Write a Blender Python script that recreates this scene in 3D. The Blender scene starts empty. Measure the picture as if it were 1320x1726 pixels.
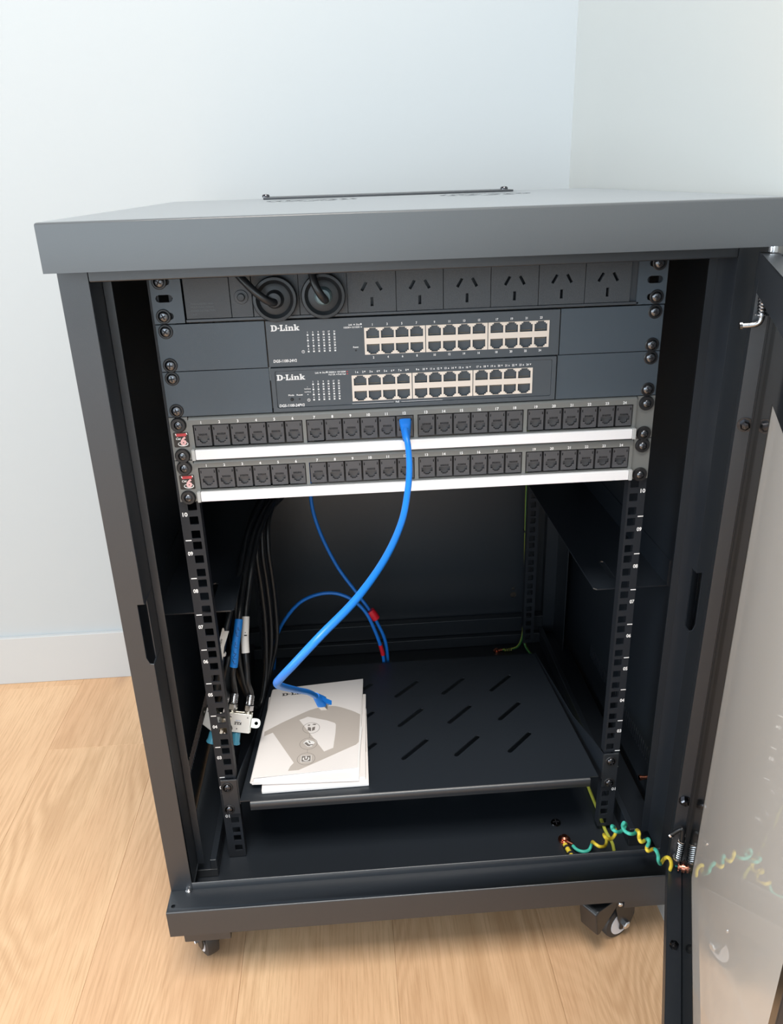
import bpy, bmesh, math, random
from mathutils import Vector, Matrix
from mathutils.geometry import delaunay_2d_cdt

random.seed(4)
S = bpy.context.scene
COL = S.collection
R = math.radians
Z0 = 0.588            # rack datum (top of unit 10) above the floor; all code below uses rack coordinates
U = 0.04445           # one rack unit

# ------------------------------------------------------------------ camera
cam = bpy.data.cameras.new('camera')
cam_o = bpy.data.objects.new('camera', cam)
COL.objects.link(cam_o)
cam.sensor_fit = 'HORIZONTAL'
cam.sensor_width = 36.0
cam.lens = 36.0 * 1346.007 / 1320.0
cam.clip_start = 0.01
cam_o.location = (-0.067471, -0.764164, 0.299008 + Z0)
cam_o.rotation_euler = (1.172424, 0.029865, -0.065196)
S.camera = cam_o

# ------------------------------------------------------------------ light
W_ = bpy.data.worlds.new('room_light')
S.world = W_
W_.use_nodes = True
bg = W_.node_tree.nodes['Background']
bg.inputs[0].default_value = (0.93, 0.96, 1.0, 1)
bg.inputs[1].default_value = 0.32

def area(name, loc, target, sx, sy, power, color):
    l = bpy.data.lights.new(name, 'AREA')
    l.shape = 'RECTANGLE'
    l.size, l.size_y, l.energy, l.color = sx, sy, power, color
    o = bpy.data.objects.new(name, l)
    COL.objects.link(o)
    o.location = loc
    o.rotation_euler = (Vector(target) - Vector(loc)).to_track_quat('-Z', 'Y').to_euler()
    return o
area('window_daylight', (-1.0, -3.3, 1.3), (0.0, 0.2, 0.7), 2.6, 2.1, 47, (0.76, 0.90, 1.0))
area('side_window_daylight', (-3.8, -1.6, 1.4), (0.2, -0.3, 0.6), 2.2, 2.1, 92, (0.84, 0.94, 1.0))
area('ceiling_bounce', (0.15, -1.05, 2.9), (0.1, -0.8, 0.0), 1.6, 1.0, 126, (1.0, 0.95, 0.88))  # added overhead area light, stands in for bounce off the ceiling

S.view_settings.view_transform = 'Standard'
S.view_settings.look = 'None'
S.view_settings.gamma = 1
S.view_settings.use_curve_mapping = False
S.view_settings.exposure = 0.17
try:
    S.cycles.use_denoising = True
    S.cycles.max_bounces = 10
    S.cycles.transparent_max_bounces = 12
    S.cycles.caustics_reflective = False
    S.cycles.caustics_refractive = False
except Exception:
    pass

# ------------------------------------------------------------------ materials
def nodes(name):
    m = bpy.data.materials.new(name)
    m.use_nodes = True
    nt = m.node_tree
    return m, nt, nt.nodes['Principled BSDF']

def mat(name, col, rough=0.5, metal=0.0, spec=0.5, bump=0.0, bscale=900, coat=0.0, vary=0.0, alpha=None, trans=0.0):
    m, nt, p = nodes(name)
    p.inputs['Base Color'].default_value = (*col, 1)
    p.inputs['Roughness'].default_value = rough
    p.inputs['Metallic'].default_value = metal
    p.inputs['Specular IOR Level'].default_value = spec
    p.inputs['Coat Weight'].default_value = coat
    if trans: p.inputs['Transmission Weight'].default_value = trans
    if bump or vary:
        tc = nt.nodes.new('ShaderNodeTexCoord')
        no = nt.nodes.new('ShaderNodeTexNoise')
        no.inputs['Scale'].default_value = bscale
        no.inputs['Detail'].default_value = 3
        nt.links.new(tc.outputs['Object'], no.inputs['Vector'])
        if bump:
            b = nt.nodes.new('ShaderNodeBump')
            b.inputs['Strength'].default_value = bump
            b.inputs['Distance'].default_value = 0.0004
            nt.links.new(no.outputs['Fac'], b.inputs['Height'])
            nt.links.new(b.outputs['Normal'], p.inputs['Normal'])
        if vary:
            mx = nt.nodes.new('ShaderNodeMix')
            mx.data_type = 'RGBA'
            mx.inputs['A'].default_value = (*[c * (1 - vary) for c in col], 1)
            mx.inputs['B'].default_value = (*[c * (1 + vary) for c in col], 1)
            nt.links.new(no.outputs['Fac'], mx.inputs['Factor'])
            nt.links.new(mx.outputs['Result'], p.inputs['Base Color'])
    return m

M = {}
M['steel'] = mat('black_powder_coat', (0.012, 0.0165, 0.0235), 0.40, spec=1.0, bump=0.2, bscale=1600)
M['steel_in'] = mat('black_rail_coat', (0.016, 0.019, 0.025), 0.5, spec=0.4, bump=0.2, bscale=1600)
M['steel_top'] = mat('powder_coat_grazing_sheen', (0.042, 0.049, 0.057), 0.38, spec=1.0, bump=0.1, bscale=1600)
M['steel_top'].node_tree.nodes['Principled BSDF'].inputs['Sheen Weight'].default_value = 0.35  # added sheen imitates the bright grazing reflection on the lid
M['gloss_black'] = mat('black_printed_glass', (0.012, 0.014, 0.015), 0.08)
M['pdu'] = mat('dark_moulded_plastic', (0.066, 0.075, 0.086), 0.5, bump=0.5, bscale=1400, vary=0.35)
M['pdu_alu'] = mat('dark_anodised', (0.075, 0.085, 0.098), 0.4, 0.2)
M['sw'] = mat('charcoal_switch_paint', (0.080, 0.095, 0.112), 0.48, bump=0.2, bscale=1800)
M['ear'] = mat('slate_bracket_paint', (0.076, 0.099, 0.124), 0.45, bump=0.2, bscale=1800)
M['cream'] = mat('port_housing_cream', (0.93, 0.83, 0.74), 0.35)
M['cavity'] = mat('port_cavity_black', (0.016, 0.02, 0.026), 0.35)
M['tongue'] = mat('port_tongue_grey', (0.10, 0.12, 0.14), 0.3)
M['patch'] = mat('grey_panel_paint', (0.20, 0.205, 0.20), 0.42, 0.1)
M['jack'] = mat('keystone_plastic', (0.078, 0.078, 0.085), 0.45, bump=0.2, bscale=1500)
M['jack_dark'] = mat('keystone_recess', (0.012, 0.012, 0.014), 0.5)
M['shutter'] = mat('keystone_shutter', (0.085, 0.087, 0.094), 0.3)
M['strip'] = mat('white_label_strip', (0.92, 0.92, 0.95), 0.35)
M['clear'] = mat('clear_strip_cover', (0.75, 0.77, 0.78), 0.12, spec=0.6, trans=0.35)
M['white'] = mat('white_print', (0.95, 0.95, 0.96), 0.6)
M['grey_print'] = mat('grey_print', (0.16, 0.18, 0.2), 0.6)
M['red_print'] = mat('red_print', (0.62, 0.06, 0.07), 0.5)
M['pink_print'] = mat('pink_print', (0.85, 0.5, 0.5), 0.5)
M['sticker'] = mat('black_sticker', (0.02, 0.021, 0.023), 0.25)
M['screw'] = mat('black_nickel', (0.17, 0.175, 0.19), 0.27, 1.0)
M['screw_blk'] = mat('black_screw', (0.10, 0.10, 0.11), 0.2, 1.0)
M['washer'] = mat('black_washer', (0.018, 0.018, 0.02), 0.4)
M['blue'] = mat('blue_cable_jacket', (0.012, 0.20, 0.74), 0.38)
M['blue_tape'] = mat('blue_tape', (0.01, 0.2, 0.66), 0.45)
M['red'] = mat('red_tape', (0.75, 0.012, 0.03), 0.4)
M['rubber'] = mat('black_cable_jacket', (0.013, 0.0145, 0.017), 0.35)
M['plug'] = mat('black_plug_rubber', (0.026, 0.029, 0.033), 0.38)
M['teal_hub'] = mat('smoky_plug_hub', (0.16, 0.23, 0.25), 0.3)
M['yellow'] = mat('yellow_wire', (0.80, 0.62, 0.06), 0.42)
M['green'] = mat('green_wire', (0.05, 0.22, 0.05), 0.42)
M['teal'] = mat('teal_wire', (0.06, 0.50, 0.40), 0.42)
M['ygreen'] = mat('yellow_green_wire', (0.44, 0.46, 0.07), 0.42)
M['copper'] = mat('copper_lug', (0.70, 0.26, 0.17), 0.22, 1.0)
M['chrome'] = mat('bright_zinc', (0.72, 0.72, 0.74), 0.16, 1.0)
M['zinc'] = mat('cast_zinc', (0.62, 0.59, 0.52), 0.28, 1.0)
M['tag'] = mat('white_paper_tag', (0.78, 0.77, 0.75), 0.6)
M['ink'] = mat('black_ink', (0.02, 0.02, 0.025), 0.6)
M['capblue'] = mat('blue_clear_cap', (0.10, 0.42, 0.62), 0.18, trans=0.25)
M['paper'] = mat('booklet_paper', (0.90, 0.855, 0.84), 0.62)
M['paper_w'] = mat('booklet_inner_paper', (0.92, 0.91, 0.91), 0.6)
M['taupe'] = mat('taupe_print', (0.55, 0.495, 0.455), 0.6)
M['taupe_dk'] = mat('dark_taupe_print', (0.21, 0.185, 0.17), 0.6)
M['dark_print'] = mat('dark_grey_print', (0.09, 0.085, 0.085), 0.6)
M['pvc'] = mat('clear_plug_plastic', (0.86, 0.87, 0.86), 0.1, trans=0.3)
M['gold'] = mat('gold_contacts', (0.75, 0.55, 0.25), 0.25, 1.0)
M['tyre'] = mat('black_tyre', (0.03, 0.029, 0.03), 0.5)
M['hub'] = mat('white_wheel_hub', (0.72, 0.74, 0.80), 0.4)
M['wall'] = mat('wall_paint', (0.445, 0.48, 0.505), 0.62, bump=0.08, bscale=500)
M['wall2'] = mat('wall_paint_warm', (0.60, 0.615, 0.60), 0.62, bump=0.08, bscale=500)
M['skirting'] = mat('skirting_paint', (0.49, 0.51, 0.525), 0.4)

def glass_mat(name, haze, reflect):
    m = bpy.data.materials.new(name)
    m.use_nodes = True
    nt = m.node_tree
    for n_ in list(nt.nodes): nt.nodes.remove(n_)
    out = nt.nodes.new('ShaderNodeOutputMaterial')
    tr = nt.nodes.new('ShaderNodeBsdfTransparent'); tr.inputs[0].default_value = (0.93, 0.925, 0.91, 1)
    gl = nt.nodes.new('ShaderNodeBsdfGlossy'); gl.inputs['Roughness'].default_value = 0.0
    fr = nt.nodes.new('ShaderNodeFresnel'); fr.inputs[0].default_value = 1.38
    mx = nt.nodes.new('ShaderNodeMixShader'); haze_mix = nt.nodes.new('ShaderNodeMixShader')
    df_ = nt.nodes.new('ShaderNodeBsdfDiffuse'); df_.inputs[0].default_value = (0.93, 0.885, 0.835, 1)
    L = nt.links.new
    trl = nt.nodes.new('ShaderNodeBsdfTranslucent'); trl.inputs[0].default_value = (0.86, 0.83, 0.79, 1)
    ms = nt.nodes.new('ShaderNodeMixShader'); ms.inputs[0].default_value = 0.04
    nt.links.new(df_.outputs[0], ms.inputs[1]); nt.links.new(trl.outputs[0], ms.inputs[2])
    haze_mix.inputs[0].default_value = haze        # pale diffuse haze mixed over the clear glass
    L(tr.outputs[0], haze_mix.inputs[1]); L(ms.outputs[0], haze_mix.inputs[2])
    if reflect:
        L(fr.outputs[0], mx.inputs[0]); L(haze_mix.outputs[0], mx.inputs[1]); L(gl.outputs[0], mx.inputs[2])
        L(mx.outputs[0], out.inputs[0])
    else:
        L(haze_mix.outputs[0], out.inputs[0])
    return m
M['glass'] = glass_mat('door_glass', 0.74, True)
M['glass_back'] = glass_mat('door_glass_back', 0.0, False)

def wood_mat():
    m, nt, p = nodes('oak_plank')
    N, L = nt.nodes.new, nt.links.new
    tc = N('ShaderNodeTexCoord'); oi = N('ShaderNodeObjectInfo')
    off = N('ShaderNodeVectorMath'); off.operation = 'SCALE'; off.inputs[0].default_value = (7.3, 11.9, 3.1)
    L(oi.outputs['Random'], off.inputs['Scale'])
    ad = N('ShaderNodeVectorMath'); ad.operation = 'ADD'
    L(tc.outputs['Object'], ad.inputs[0]); L(off.outputs[0], ad.inputs[1])
    def noise(scale_vec, scale, detail, rough=0.55, dist=0.0):
        mp = N('ShaderNodeMapping'); mp.inputs['Scale'].default_value = scale_vec
        L(ad.outputs[0], mp.inputs['Vector'])
        n_ = N('ShaderNodeTexNoise'); n_.inputs['Scale'].default_value = scale
        n_.inputs['Detail'].default_value = detail; n_.inputs['Roughness'].default_value = rough
        n_.inputs['Distortion'].default_value = dist
        L(mp.outputs[0], n_.inputs['Vector'])
        return n_
    big = noise((1.0, 0.22, 1), 5.5, 1.5, 0.45, 0.3)
    # growth rings: contour lines of the low noise give the cathedral figure
    mul = N('ShaderNodeMath'); mul.operation = 'MULTIPLY'; mul.inputs[1].default_value = 190.0
    L(big.outputs['Fac'], mul.inputs[0])
    wob = noise((1.0, 0.3, 1), 40, 2)
    wm = N('ShaderNodeMath'); wm.operation = 'MULTIPLY_ADD'; wm.inputs[1].default_value = 5.0
    L(wob.outputs['Fac'], wm.inputs[0]); L(mul.outputs[0], wm.inputs[2])
    sn = N('ShaderNodeMath'); sn.operation = 'SINE'; L(wm.outputs[0], sn.inputs[0])
    r1 = N('ShaderNodeMapRange'); r1.inputs['From Min'].default_value = -1; r1.inputs['From Max'].default_value = 1
    L(sn.outputs[0], r1.inputs['Value'])
    ringmask = noise((1, 0.4, 1), 7, 2)
    rm = N('ShaderNodeMapRange'); rm.inputs['From Min'].default_value = 0.38; rm.inputs['From Max'].default_value = 0.66
    rm.inputs['To Min'].default_value = 0.05; rm.inputs['To Max'].default_value = 0.5
    L(ringmask.outputs['Fac'], rm.inputs['Value'])
    fine = noise((1.0, 0.032, 1), 420, 4, 0.7)
    tone = noise((1.0, 0.3, 1), 9, 3)
    def mixc(fac, a, b):
        x = N('ShaderNodeMix'); x.data_type = 'RGBA'
        if isinstance(a, tuple): x.inputs['A'].default_value = (*a, 1)
        else: L(a, x.inputs['A'])
        if isinstance(b, tuple): x.inputs['B'].default_value = (*b, 1)
        else: L(b, x.inputs['B'])
        if isinstance(fac, float): x.inputs['Factor'].default_value = fac
        else: L(fac, x.inputs['Factor'])
        return x.outputs['Result']
    def rng(sock, a, b, c, d):
        x = N('ShaderNodeMapRange')
        x.inputs['From Min'].default_value = a; x.inputs['From Max'].default_value = b
        x.inputs['To Min'].default_value = c; x.inputs['To Max'].default_value = d
        L(sock, x.inputs['Value']); return x.outputs[0]
    c = mixc(rng(tone.outputs['Fac'], 0.3, 0.7, 0, 1), (0.62, 0.385, 0.22), (0.76, 0.52, 0.315))
    c = mixc(rng(oi.outputs['Random'], 0, 1, 0.0, 0.35), c, (0.64, 0.39, 0.235))
    rf = N('ShaderNodeMath'); rf.operation = 'MULTIPLY'; L(r1.outputs[0], rf.inputs[0]); L(rm.outputs[0], rf.inputs[1])
    c = mixc(rf.outputs[0], c, (0.42, 0.235, 0.115))
    c = mixc(rng(fine.outputs['Fac'], 0.46, 0.70, 0, 0.62), c, (0.45, 0.255, 0.13))
    # a few knots
    vo = N('ShaderNodeTexVoronoi'); vo.inputs['Scale'].default_value = 1.0
    vm = N('ShaderNodeMapping'); vm.inputs['Scale'].default_value = (5.3, 2.0, 1)
    L(ad.outputs[0], vm.inputs['Vector']); L(vm.outputs[0], vo.inputs['Vector'])
    c = mixc(rng(vo.outputs['Distance'], 0.03, 0.11, 0.45, 0.0), c, (0.33, 0.19, 0.12))
    L(c, p.inputs['Base Color'])
    p.inputs['Roughness'].default_value = 0.42
    b = N('ShaderNodeBump'); b.inputs['Strength'].default_value = 0.15; b.inputs['Distance'].default_value = 0.0006
    L(fine.outputs['Fac'], b.inputs['Height']); L(b.outputs['Normal'], p.inputs['Normal'])
    return m
M['wood'] = wood_mat()

# ------------------------------------------------------------------ mesh helpers
FRONT = lambda y=0.0: (Vector((0, y, 0)), Vector((1, 0, 0)), Vector((0, 0, 1)), Vector((0, 1, 0)))
TOP = lambda z=0.0: (Vector((0, 0, z)), Vector((1, 0, 0)), Vector((0, 1, 0)), Vector((0, 0, -1)))

def rect(a0, a1, b0, b1): return [(a0, b0), (a1, b0), (a1, b1), (a0, b1)]
def rrect(a0, a1, b0, b1, r, n=4):
    out = []
    for cx, cy, s in ((a1 - r, b0 + r, -90), (a1 - r, b1 - r, 0), (a0 + r, b1 - r, 90), (a0 + r, b0 + r, 180)):
        for k in range(n + 1):
            t = R(s + 90 * k / n)
            out.append((cx + r * math.cos(t), cy + r * math.sin(t)))
    return out
def circ(cx, cy, r, n=16, ry=None):
    return [(cx + r * math.cos(2 * math.pi * k / n), cy + (ry or r) * math.sin(2 * math.pi * k / n)) for k in range(n)]
def slot(p, q, w, n=4):
    p, q = Vector(p), Vector(q); d = (q - p); a = math.atan2(d.y, d.x)
    out = []
    for c, s in ((q, -90), (p, 90)):
        for k in range(n + 1):
            t = a + R(s + 180 * k / n)
            out.append((c.x + w / 2 * math.cos(t), c.y + w / 2 * math.sin(t)))
    return out
def inside(pt, poly):
    x, y = pt; c = False; j = len(poly) - 1
    for i in range(len(poly)):
        xi, yi = poly[i]; xj, yj = poly[j]
        if (yi > y) != (yj > y) and x < (xj - xi) * (y - yi) / (yj - yi) + xi: c = not c
        j = i
    return c

def spline(pts, n=6):
    P = [Vector(p) for p in pts]
    P = [2 * P[0] - P[1]] + P + [2 * P[-1] - P[-2]]
    out = []
    for i in range(1, len(P) - 2):
        for k in range(n):
            t = k / n
            a, b, c, d = P[i - 1], P[i], P[i + 1], P[i + 2]
            out.append(0.5 * ((2 * b) + (c - a) * t + (2 * a - 5 * b + 4 * c - d) * t * t + (3 * b - a - 3 * c + d) * t ** 3))
    out.append(P[-2])
    return out

class MB:
    def __init__(s): s.v, s.f, s.m = [], [], []
    def add(s, verts, faces, mi=0):
        b = len(s.v)
        s.v += [Vector(v) for v in verts]
        for k, f in enumerate(faces):
            s.f.append([b + i for i in f]); s.m.append(mi[k] if isinstance(mi, list) else mi)
        return s
    def box(s, x0, x1, y0, y1, z0, z1, mi=0):
        v = [(x, y, z) for x in (x0, x1) for y in (y0, y1) for z in (z0, z1)]
        return s.add(v, [(0, 1, 3, 2), (4, 6, 7, 5), (0, 4, 5, 1), (2, 3, 7, 6), (0, 2, 6, 4), (1, 5, 7, 3)], mi)
    def obox(s, fr, a0, a1, b0, b1, c0, c1, mi=0):
        O, u, v, n = fr
        vs = [O + u * a + v * b + n * c for a in (a0, a1) for b in (b0, b1) for c in (c0, c1)]
        return s.add(vs, [(0, 1, 3, 2), (4, 6, 7, 5), (0, 4, 5, 1), (2, 3, 7, 6), (0, 2, 6, 4), (1, 5, 7, 3)], mi)
    def flat(s, poly, fr, holes=(), mi=0):
        O, u, v, n = fr
        vs, tri = tess(poly, holes)
        return s.add([O + u * a + v * b for a, b in vs], tri, mi)
    def plate(s, outer, holes, t, fr, mi=0):
        O, u, v, n = fr
        vs, tri = tess(outer, holes)
        N_ = len(vs)
        s.add([O + u * a + v * b for a, b in vs] + [O + u * a + v * b + n * t for a, b in vs],
              [list(f) for f in tri] + [[i + N_ for i in reversed(f)] for f in tri], mi)
        for loop in [outer] + list(holes):
            K = len(loop)
            s.add([O + u * a + v * b for a, b in loop] + [O + u * a + v * b + n * t for a, b in loop],
                  [(i, (i + 1) % K, K + (i + 1) % K, K + i) for i in range(K)], mi)
        return s
    def recess(s, loop, t, fr, mi=0, floor=True, mfloor=None):
        O, u, v, n = fr; K = len(loop)
        s.add([O + u * a + v * b for a, b in loop] + [O + u * a + v * b + n * t for a, b in loop],
              [(i, (i + 1) % K, K + (i + 1) % K, K + i) for i in range(K)], mi)
        if floor: s.flat(loop, (O + n * t, u, v, n), mi=mi if mfloor is None else mfloor)
        return s
    def tube(s, path, r, seg=8, mi=0, cap=True):
        P = [Vector(p) for p in path]; n = len(P)
        rr = r if callable(r) else (lambda k: r)
        t0 = (P[1] - P[0]).normalized()
        nrm = t0.orthogonal().normalized()
        rings = []
        for i in range(n):
            t = (P[min(i + 1, n - 1)] - P[max(i - 1, 0)]).normalized()
            nrm = (nrm - t * nrm.dot(t)).normalized()
            bn = t.cross(nrm)
            rings.append([P[i] + (nrm * math.cos(2 * math.pi * k / seg) + bn * math.sin(2 * math.pi * k / seg)) * rr(i) for k in range(seg)])
        vs = [v for ring in rings for v in ring]
        fs, ms = [], []
        for i in range(n - 1):
            for k in range(seg):
                fs.append((i * seg + k, i * seg + (k + 1) % seg, (i + 1) * seg + (k + 1) % seg, (i + 1) * seg + k))
                ms.append(mi(i, k) if callable(mi) else mi)
        if cap:
            fs.append(list(range(seg))); fs.append([(n - 1) * seg + k for k in range(seg)])
            ms += [ms[0], ms[-1]]
        return s.add(vs, fs, ms)
    def lathe(s, prof, O, ax, seg=20, mi=0):
        O, ax = Vector(O), Vector(ax).normalized()
        a = ax.orthogonal().normalized(); b = ax.cross(a)
        vs, fs, ms = [], [], []
        for (r, h) in prof:
            for k in range(seg):
                t = 2 * math.pi * k / seg
                vs.append(O + ax * h + (a * math.cos(t) + b * math.sin(t)) * max(r, 1e-5))
        for i in range(len(prof) - 1):
            for k in range(seg):
                fs.append((i * seg + k, i * seg + (k + 1) % seg, (i + 1) * seg + (k + 1) % seg, (i + 1) * seg + k))
                ms.append(mi(i) if callable(mi) else mi)
        fs.append(list(range(seg))); fs.append([(len(prof) - 1) * seg + k for k in range(seg)]); ms += [ms[0], ms[-1]]
        return s.add(vs, fs, ms)
    def cyl(s, p, q, r, seg=12, mi=0):
        p, q = Vector(p), Vector(q)
        return s.lathe([(r, 0), (r, (q - p).length)], p, q - p, seg, mi)
    def mesh(s, name, mats, origin=(0, 0, 0), smooth=40, weld=True):
        me = bpy.data.meshes.new(name)
        o = Vector(origin)
        me.from_pydata([v - o for v in s.v], [], s.f)
        for m_ in mats: me.materials.append(m_)
        for p, mi in zip(me.polygons, s.m): p.material_index = mi
        if weld:
            bm = bmesh.new(); bm.from_mesh(me)
            bmesh.ops.remove_doubles(bm, verts=bm.verts, dist=1e-6)
            bmesh.ops.recalc_face_normals(bm, faces=bm.faces)
            bm.to_mesh(me); bm.free()
        if smooth:
            me.polygons.foreach_set('use_smooth', [True] * len(me.polygons))
            me.set_sharp_from_angle(angle=R(smooth))
        return me
    def centre(s):
        lo = [min(v[i] for v in s.v) for i in range(3)]; hi = [max(v[i] for v in s.v) for i in range(3)]
        return Vector([(lo[i] + hi[i]) / 2 for i in range(3)])

def tess(outer, holes=()):
    loops = [outer] + list(holes)
    vs, ed = [], []
    for l in loops:
        b = len(vs); K = len(l)
        vs += [Vector((a * 1000, c * 1000)) for a, c in l]
        ed += [(b + i, b + (i + 1) % K) for i in range(K)]
    r = delaunay_2d_cdt(vs, ed, [], 0, 1e-5)
    ov, of = r[0], r[2]
    o2 = [(a * 1000, c * 1000) for a, c in outer]; h2 = [[(a * 1000, c * 1000) for a, c in h] for h in holes]
    tri = []
    for f in of:
        c = ((ov[f[0]].x + ov[f[1]].x + ov[f[2]].x) / 3, (ov[f[0]].y + ov[f[1]].y + ov[f[2]].y) / 3)
        if inside(c, o2) and not any(inside(c, h) for h in h2): tri.append(list(f))
    return [(v.x / 1000, v.y / 1000) for v in ov], tri

# flat lettering, from the built-in font, cached as triangles
_glyph = {}
def glyphs(txt, bold):
    k = (txt, bold)
    if k in _glyph: return _glyph[k]
    cu = bpy.data.curves.new('lettering', 'FONT'); cu.body = txt; cu.offset = bold; cu.resolution_u = 3
    o = bpy.data.objects.new('lettering', cu); COL.objects.link(o)
    dg = bpy.context.evaluated_depsgraph_get(); dg.update()
    me = bpy.data.meshes.new_from_object(o.evaluated_get(dg))
    v = [(q.co.x, q.co.y) for q in me.vertices]; f = [list(p.vertices) for p in me.polygons]
    bpy.data.objects.remove(o); bpy.data.curves.remove(cu); bpy.data.meshes.remove(me)
    _glyph[k] = (v, f); return _glyph[k]
_H = None
def text(mb, txt, a, b, h, fr, align='c', sx=1.0, bold=0.02, width=None, mi=0, rot=0.0, shear=0.0):
    """cap height h, anchored at (a, b) = left/centre/right and vertical middle"""
    global _H
    if _H is None: _H = max(q[1] for q in glyphs('H', 0.0)[0])
    v, f = glyphs(txt, bold)
    if not v: return
    k = h / _H; x0 = min(q[0] for q in v); x1 = max(q[0] for q in v)
    if width: sx = width / ((x1 - x0) * k)
    ax = {'l': x0, 'c': (x0 + x1) / 2, 'r': x1}[align]
    O, u, w, n = fr
    c, s_ = math.cos(rot), math.sin(rot)
    out = []
    for x, y in v:
        p, q = (x - ax) * k * sx + shear * (y * k), y * k - h / 2
        out.append(O + u * (a + p * c - q * s_) + w * (b + p * s_ + q * c))
    mb.add(out, f, mi)

LOGO = [  # heavy slab-serif wordmark, unit height 100
    ([(0, 100), (48, 100), (70, 94), (86, 78), (92, 50), (86, 22), (70, 6), (48, 0), (0, 0), (0, 15), (10, 15), (10, 85), (0, 85)],
     [[(35, 84), (46, 84), (58, 76), (64, 50), (58, 24), (46, 16), (35, 16)]]),
    (rect(98, 124, 36, 54), []),
    ([(128, 100), (172, 100), (172, 85), (162, 85), (162, 16), (182, 16), (186, 40), (200, 40), (200, 0), (128, 0), (128, 15), (138, 15), (138, 85), (128, 85)], []),
    ([(206, 68), (236, 68), (236, 14), (244, 14), (244, 0), (205, 0), (205, 14), (213, 14), (213, 55), (206, 55)], []),
    (rect(213, 236, 76, 97), []),
    ([(248, 68), (276, 68), (277, 61), (290, 69), (306, 69), (316, 60), (318, 48), (318, 14), (325, 14), (325, 0), (289, 0), (289, 14), (295, 14), (295, 46), (291, 52), (284, 52), (278, 46), (278, 14), (284, 14), (284, 0), (248, 0), (248, 14), (255, 14), (255, 55), (248, 55)], []),
    ([(330, 100), (360, 100), (360, 42), (376, 55), (369, 55), (369, 67), (404, 67), (404, 55), (396, 55), (380, 42), (398, 13), (408, 13), (408, 0), (378, 0), (364, 28), (360, 25), (360, 13), (367, 13), (367, 0), (330, 0), (330, 13), (337, 13), (337, 86), (330, 86)], []),
]
def logo(mb, a, b, h, fr, width, mi=0, rot=0.0):
    O, u, w, n = fr; kx, ky = width / 408.0, h / 100.0
    c, s_ = math.cos(rot), math.sin(rot)
    for poly, holes in LOGO:
        T = lambda p: (a + p[0] * kx * c - p[1] * ky * s_, b + p[0] * kx * s_ + p[1] * ky * c)
        mb.flat([T(p) for p in poly], fr, [[T(p) for p in h_] for h_ in holes], mi)

# ------------------------------------------------------------------ object helpers
WL = {}
TOPS = []
def link(name, data, parent=None, loc=(0, 0, 0)):
    o = bpy.data.objects.new(name, data)
    COL.objects.link(o)
    loc = Vector(loc); WL[o] = loc
    if parent is None:
        o.location = loc; TOPS.append(o)
    else:
        o.parent = parent; o.location = loc - WL[parent]
    return o
def thing(name, label, cat, loc, group=None):
    o = link(name, None, None, loc)
    o.empty_display_size = 0.02
    return tag(o, label, cat, group)
def tag(o, label, cat, group=None):
    o['label'] = label; o['category'] = cat
    if group: o['group'] = group
    return o
def part(name, mb, mats, parent=None, bevel=0.0, smooth=40, label=None, seg=2, weld=True):
    mats = mats if isinstance(mats, (list, tuple)) else [mats]
    c = mb.centre()
    o = link(name, mb.mesh(name, [M[k] for k in mats], c, smooth, weld), parent, c)
    if bevel:
        b = o.modifiers.new('bevel', 'BEVEL'); b.width = bevel; b.segments = seg; b.harden_normals = True; b.limit_method = 'ANGLE'; b.angle_limit = R(50)
    if label: o['label'] = label
    return o
def inst(name, me, parent, loc, label=None):
    o = link(name, me, parent, loc)
    if label: o['label'] = label
    return o
def struct(o): o['kind'] = 'structure'; return o

# ================================================================== setting
FZ = -Z0
YB = 0.592           # back wall
XR = 0.3046          # right wall
fl = MB().box(-3.0, XR, -2.8, YB, FZ - 0.03, FZ - 0.012)
floor = struct(part('floor', fl, 'wood', smooth=0))
floor['label'] = 'light oak plank floor'
pw = 0.188
def plank_mesh(x0, x1, y0, y1):
    g = 0.00008
    mb = MB()
    b = 0.00035
    z1 = FZ
    x0 += g; x1 -= g; y0 += g; y1 -= g
    lo = [(x0, y0, FZ - 0.012), (x1, y0, FZ - 0.012), (x1, y1, FZ - 0.012), (x0, y1, FZ - 0.012)]
    mid = [(x, y, z1 - b) for x, y, _ in lo]
    hi = [(x0 + b, y0 + b, z1), (x1 - b, y0 + b, z1), (x1 - b, y1 - b, z1), (x0 + b, y1 - b, z1)]
    mb.add(lo + mid + hi, [(0, 3, 2, 1), (8, 9, 10, 11)] + [(i, (i + 1) % 4, 4 + (i + 1) % 4, 4 + i) for i in range(4)] + [(4 + i, 4 + (i + 1) % 4, 8 + (i + 1) % 4, 8 + i) for i in range(4)])
    return mb
for k in range(-13, 3):
    x0 = -0.232 + pw * k; x1 = min(x0 + pw, XR)
    if x0 >= XR: continue
    joint = {-2: 0.375, -1: -0.72, 0: -0.33, 1: 0.21, 2: -0.5}.get(k, 0.375 - ((k * 0.47) % 1.22))
    ys = [-2.8, YB] + [joint + 1.22 * j for j in range(-3, 3)]
    ys = sorted(y for y in ys if -2.8 <= y <= YB)
    for a, b in zip(ys, ys[1:]):
        if b - a > 0.02: part('plank', plank_mesh(x0, x1, a, b), 'wood', floor, smooth=0)
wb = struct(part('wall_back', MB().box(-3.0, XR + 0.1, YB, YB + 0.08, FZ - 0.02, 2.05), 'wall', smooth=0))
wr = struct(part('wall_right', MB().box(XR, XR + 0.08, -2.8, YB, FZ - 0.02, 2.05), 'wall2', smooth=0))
struct(part('baseboard_back', MB().box(-3.0, XR, YB - 0.009, YB, FZ, FZ + 0.101), 'skirting', smooth=0, bevel=0.0012))
struct(part('baseboard_right', MB().box(XR - 0.003, XR, -2.8, YB - 0.0095, FZ, FZ + 0.094), 'skirting', smooth=0))

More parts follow.
